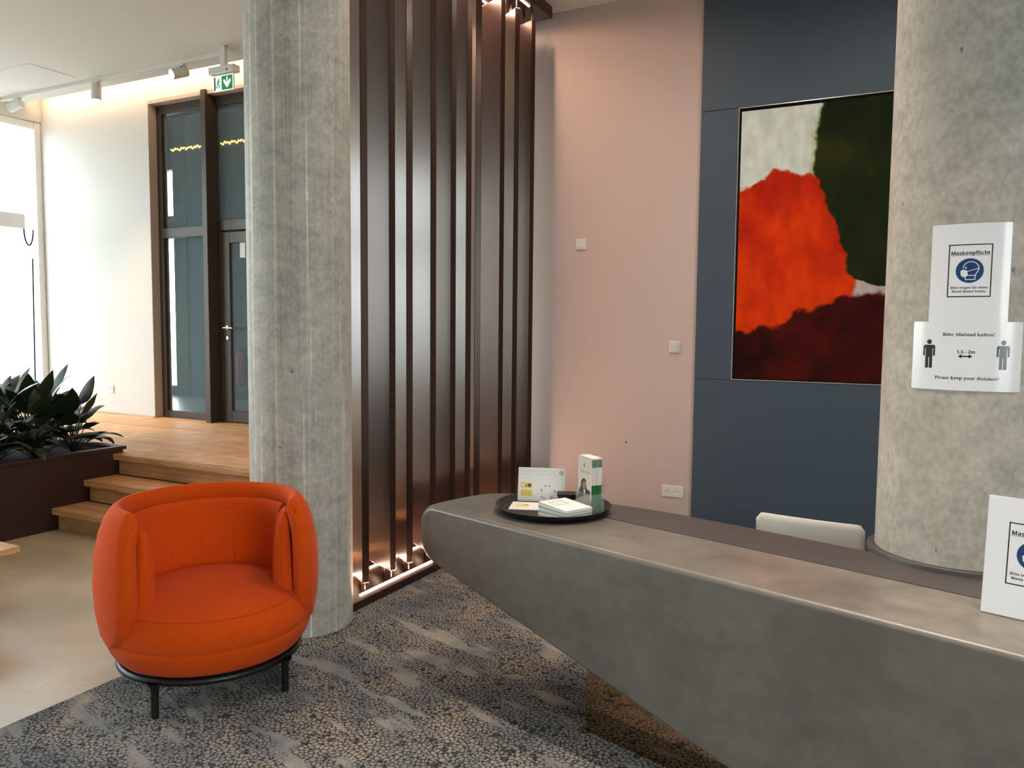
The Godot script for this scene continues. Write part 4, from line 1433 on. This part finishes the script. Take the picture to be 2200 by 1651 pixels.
	slab(cb, "tub", Vector3(-0.055, 0, -0.025), Vector3(0.055, 0.038, 0.025), M.dark_plastic, 0.003)
	slab(cb, "lid", Vector3(-0.058, 0.038, -0.028), Vector3(0.058, 0.048, 0.026), M.dark_plastic, 0.002)
	slab(cb, "label_mark", Vector3(0.005, 0.016, 0.025), Vector3(0.022, 0.027, 0.0258), M.paper_grey, 0.0002)
	# acrylic stand with mask notice at the right picture edge
	mask_notice(210, 297)
	var nm := printed("notice_print", 0.12)
	nm.clearcoat_enabled = true
	nm.clearcoat = 0.6
	nm.clearcoat_roughness = 0.05
	var sg := thing("notice_stand", "acrylic stand with white mask notice on the counter's right", "notice stand", Vector3(0.163, top, -2.309) + CD * 0.107 + Vector3(0, 0.001, 0), -atan2(CD.z, CD.x))
	part(sg, "acrylic_panel", cube(0.214, 0.300, 0.004, 0.001), M.acrylic, Vector3(0, 0.150, -0.016), Vector3(-0.10, 0, 0))
	part(sg, "notice", sheet(0.21, 0.297), nm, Vector3(0, 0.002, 0.0025), Vector3(-0.10, 0, 0))
	part(sg, "backing", cube(0.21, 0.297, 0.001, 0.0003), M.paper_white, Vector3(0, 0.150, -0.0130), Vector3(-0.10, 0, 0))
	slab(sg, "foot", Vector3(-0.107, 0, -0.09), Vector3(0.107, 0.003, 0.0), M.acrylic, 0.001)
	# white chair behind the counter, its back towards us
	var ch := thing("office_chair", "white plastic shell chair behind the counter, only backrest top shows", "chair", Vector3(-0.305, 0, -3.27), -0.10)
	var rows := []
	for j in 2:
		var ring := PackedVector3Array()
		for i in 13:
			var u := i / 12.0 * 2.0 - 1.0
			ring.append(Vector3(u * 0.215, 0, 0.27 - 0.05 * u * u * -1.0 * 0.0 - 0.045 * u * u + (0.006 if j else -0.006)))
		rows.append(ring)
	# backrest: bent sheet with rounded upper corners
	var v := PackedVector3Array()
	var idx := PackedInt32Array()
	var nu := 24
	var nv := 12
	for side in 2:
		for j in nv + 1:
			for i in nu + 1:
				var u := float(i) / nu * 2.0 - 1.0
				var f := float(j) / nv
				var hgt := 0.762 - 0.30 * (1.0 - f)
				if absf(u) > 0.88: hgt -= f * 0.022 * pow((absf(u) - 0.88) / 0.12, 2.5)
				v.append(Vector3(u * 0.188, hgt, 0.265 - 0.012 * u * u + f * 0.02 + (0.006 if side else -0.006)))
	var cnt := (nu + 1) * (nv + 1)
	for side in 2:
		for j in nv:
			for i in nu:
				var a := side * cnt + j * (nu + 1) + i
				var q := [a, a + 1, a + nu + 2, a + nu + 1]
				if side == 0: idx.append_array([q[0], q[1], q[2], q[0], q[2], q[3]])
				else: idx.append_array([q[0], q[2], q[1], q[0], q[3], q[2]])
	var rim := []
	for i in nu + 1: rim.append(i)
	for j in range(1, nv + 1): rim.append(j * (nu + 1) + nu)
	for i in range(nu - 1, -1, -1): rim.append(nv * (nu + 1) + i)
	for j in range(nv - 1, 0, -1): rim.append(j * (nu + 1))
	for k in rim.size():
		var a: int = rim[k]
		var b: int = rim[(k + 1) % rim.size()]
		idx.append_array([a, b + cnt, b, a, a + cnt, b + cnt])
	part(ch, "backrest", build_mesh(v, idx), M.chair_shell)
	part(ch, "seat", cube(0.38, 0.02, 0.42, 0.008), M.chair_shell, Vector3(0, 0.45, 0.03))
	part(ch, "back_support", cube(0.30, 0.03, 0.03, 0.006), M.chair_shell, Vector3(0, 0.465, 0.25))
	for q in [[-0.17, -0.16], [0.17, -0.16], [-0.17, 0.22], [0.17, 0.22]]:
		part(ch, "leg", tube([Vector3(q[0], 0.004, q[1]), Vector3(q[0] * 0.85, 0.44, q[1] * 0.85)], 0.010, 10), M.chrome)

func mask_notice(w: float, h: float) -> void:
	paper(w, h, 4.0, Color(0.87, 0.87, 0.885))
	var ink := Color(0.07, 0.07, 0.08)
	var k := w / 210.0
	var x0 := 50 * k
	var y0 := 62 * k
	stroke([Vector2(x0, y0), Vector2(x0 + 110 * k, y0), Vector2(x0 + 110 * k, y0 + 152 * k), Vector2(x0, y0 + 152 * k), Vector2(x0, y0 - 1)], 3.2, ink)
	var tw := write("Maskenpflicht", w / 2, y0 + 28 * k, 10.5 * k, ink, "Droid Sans", true)
	fill_rect_mm(w / 2 - tw / 2, y0 + 31 * k, tw, 1.2, ink)
	var blue := Color(0.02, 0.20, 0.40)
	var cx := w / 2
	var cy := y0 + 76 * k
	var r := 36 * k
	fill_disc(cx, cy, r, r, blue)
	var wh := Color(0.85, 0.86, 0.87)
	# head outline, mask and straps
	var head := []
	for i in 22:
		var a := lerpf(PI * 1.03, TAU + 0.45, i / 21.0)
		head.append(Vector2(cx + 3 * k + cos(a) * 20 * k, cy - 7 * k + sin(a) * 19 * k))
	stroke(head, 2.2 * k, wh)
	stroke([Vector2(cx + 21 * k, cy + 1 * k), Vector2(cx + 15 * k, cy + 13 * k), Vector2(cx + 14 * k, cy + 26 * k), Vector2(cx - 10 * k, cy + 26 * k), Vector2(cx - 11 * k, cy + 14 * k), Vector2(cx + 15 * k, cy + 14 * k)], 2.2 * k, wh)
	fill_poly(PackedVector2Array([Vector2(cx - 24 * k, cy + 2 * k), Vector2(cx - 18 * k, cy - 4 * k), Vector2(cx - 6 * k, cy + 0 * k), Vector2(cx - 4 * k, cy + 14 * k), Vector2(cx - 12 * k, cy + 20 * k), Vector2(cx - 22 * k, cy + 15 * k)]), wh)
	stroke([Vector2(cx - 6 * k, cy + 2 * k), Vector2(cx + 22 * k, cy - 6 * k)], 1.8 * k, wh)
	fill_disc(cx - 10 * k, cy - 8 * k, 2.4 * k, 2.4 * k, wh)
	write("Bitte tragen Sie einen", w / 2, y0 + 128 * k, 6.6 * k, ink, "Droid Sans", true)
	write("Mund-Nasen-Schutz", w / 2, y0 + 139 * k, 6.6 * k, ink, "Droid Sans", true)

# paper wrapped on the right column
func wrapped(a0: float, a1: float, y0: float, y1: float, r: float, skew := 0.0) -> ArrayMesh:
	var rows := []
	var uvs := []
	for j in 2:
		var row := PackedVector3Array()
		var ur := PackedVector2Array()
		for i in 33:
			var f := i / 32.0
			var a := lerpf(a0, a1, f) / 0.24 + skew * (1 - j)
			row.append(Vector3(sin(a) * r, (y0 if j == 0 else y1), cos(a) * r))
			ur.append(Vector2(f, 1.0 - j))
		rows.append(row)
		uvs.append(ur)
	var v := PackedVector3Array()
	var uv := PackedVector2Array()
	var idx := PackedInt32Array()
	for j in 2:
		v.append_array(rows[j])
		uv.append_array(uvs[j])
	for i in 32: idx.append_array([i, i + 34, i + 1, i, i + 33, i + 34])
	return build_mesh(v, idx, uv, true, false)

func column_signs() -> void:
	mask_notice(204, 297)
	var m1 := printed("mask_sign", 0.22)
	var n1 := thing("mask_notice", "white mask notice with blue symbol taped on the right column", "notice", COL2)
	part(n1, "sheet", wrapped(-0.1165, 0.0875, 1.455, 1.752, 0.2412), m1)
	paper(291, 199, 4.0, Color(0.87, 0.87, 0.885))
	var ink := Color(0.05, 0.05, 0.06)
	write("Bitte Abstand halten!", 150, 40, 8.8, ink, "Droid Serif", true)
	write("Please keep your distance!", 150, 166, 8.8, ink, "Droid Serif", true)
	write("1,5 - 2m", 146, 90, 9.0, ink, "Droid Sans", true)
	fill_rect_mm(134, 97.5, 22, 4, ink)
	fill_tri(Vector2(127, 99.5), Vector2(136, 93.5), Vector2(136, 105.5), ink)
	fill_tri(Vector2(163, 99.5), Vector2(154, 93.5), Vector2(154, 105.5), ink)
	for x in [50.0, 240.0]:
		fill_disc(x, 59, 7, 7, ink)
		fill_poly(PackedVector2Array([Vector2(x - 14, 68), Vector2(x + 14, 68), Vector2(x + 17, 72), Vector2(x + 17, 100), Vector2(x + 11.5, 100), Vector2(x + 11.5, 78), Vector2(x + 10, 78), Vector2(x + 10, 136), Vector2(x + 1, 136), Vector2(x + 1, 104), Vector2(x - 1, 104), Vector2(x - 1, 136), Vector2(x - 10, 136), Vector2(x - 10, 78), Vector2(x - 11.5, 78), Vector2(x - 11.5, 100), Vector2(x - 17, 100), Vector2(x - 17, 72)]), ink)
	var m2 := printed("distance_sign", 0.22)
	var n2 := thing("distance_notice", "white keep distance notice with two black figures on the right column", "notice", COL2)
	part(n2, "sheet", wrapped(-0.160, 0.131, 1.273, 1.472, 0.2424), m2)
	for m in [m1, m2]:
		m.clearcoat_enabled = true
		m.clearcoat = 0.35
		m.clearcoat_roughness = 0.08

# ------------------------------------------------------------------ plants
func leaf_mesh(length: float, width: float, bend: float, stem: float) -> ArrayMesh:
	# stalk from the origin upwards, then an arching pointed blade folded along its rib
	var v := PackedVector3Array()
	var idx := PackedInt32Array()
	var n := 9
	var p := Vector3.ZERO
	var ang := 0.12
	# stalk: three-sided
	for k in 3:
		for e in 3:
			var a := TAU * e / 3
			v.append(p + Vector3(cos(a), 0, sin(a)) * 0.004)
		if k < 2:
			p += Vector3(0, cos(ang), sin(ang)) * stem * 0.5
			ang += 0.08
	for k in 2:
		for e in 3:
			var a := k * 3 + e
			var b := k * 3 + (e + 1) % 3
			idx.append_array([a, a + 3, b, b, a + 3, b + 3])
	var at := v.size()
	for k in n:
		var f := float(k) / (n - 1)
		var w := width * 0.5 * pow(sin(PI * pow(f, 0.72)), 0.85) if k > 0 and k < n - 1 else 0.002
		var up := Vector3(0, -sin(ang), cos(ang))
		var fold := 0.28
		var wave := sin(f * 9.0) * 0.05 * w
		v.append(p + Vector3(-w, 0, 0) - up * (-w * fold - wave))
		v.append(p)
		v.append(p + Vector3(w, 0, 0) - up * (-w * fold + wave))
		if k < n - 1:
			ang += bend / n * (0.5 + f)
			p += Vector3(0, cos(ang), sin(ang)) * length / (n - 1)
	for k in n - 1:
		for e in 2:
			var a := at + k * 3 + e
			idx.append_array([a, a + 3, a + 1, a + 1, a + 3, a + 4])
	return build_mesh(v, idx, PackedVector2Array(), true, false)

func plants() -> void:
	var kinds := []
	for k in 6:
		kinds.append(leaf_mesh([0.24, 0.27, 0.21, 0.25, 0.22, 0.19][k], [0.11, 0.12, 0.10, 0.115, 0.095, 0.09][k], [0.5, 1.0, 1.5, 0.8, 1.9, 1.3][k], [0.36, 0.32, 0.26, 0.30, 0.20, 0.16][k]))
	# where each plant stands in the trough: x, z, height factor
	var spots := [[-5.48, -3.05, 0.92], [-5.52, -3.38, 0.98], [-5.56, -3.68, 0.94], [-5.80, -3.20, 1.08], [-5.82, -3.55, 1.10], [-5.50, -2.75, 0.95], [-6.10, -3.40, 1.08], [-6.12, -3.70, 1.05], [-6.08, -3.02, 1.05], [-5.85, -2.85, 1.05]]
	var names := ["at the planter's front nearest the picture edge", "at the planter's front, second from the steps", "at the planter end beside the top step", "in the planter middle, left of the tall pair", "in the planter middle with tall pointed leaves", "cut by the left picture edge", "at the planter back near the white wall", "at the planter's far back corner", "at the planter back by the window", "deep in the planter at the left edge"]
	for i in spots.size():
		var q: Array = spots[i]
		var t := thing("leafy_plant", "dark green broad leaved plant " + names[i], "plant", Vector3(q[0], 0.465, q[1]), 0.0, "plants in the dark planter")
		var n := 29
		for k in n:
			var a := TAU * k * 0.382 + i * 1.3
			var tilt := rng.randf_range(0.08, 0.25) if k < 9 else rng.randf_range(0.35, 0.95)
			var m: ArrayMesh = kinds[(k * 5 + i) % 3 if k < 9 else 2 + (k + i) % 4]
			var l := part(t, "leaf", m, M["leaf_%d" % ((k + i) % 3)], Vector3(cos(a) * 0.02, 0, sin(a) * 0.02))
			var sc: float = q[2] * rng.randf_range(0.9, 1.12)
			l.basis = Basis(Vector3.UP, a) * Basis(Vector3.RIGHT, tilt) * Basis(Vector3.UP, rng.randf_range(-0.5, 0.5)) * Basis().scaled(Vector3.ONE * sc)
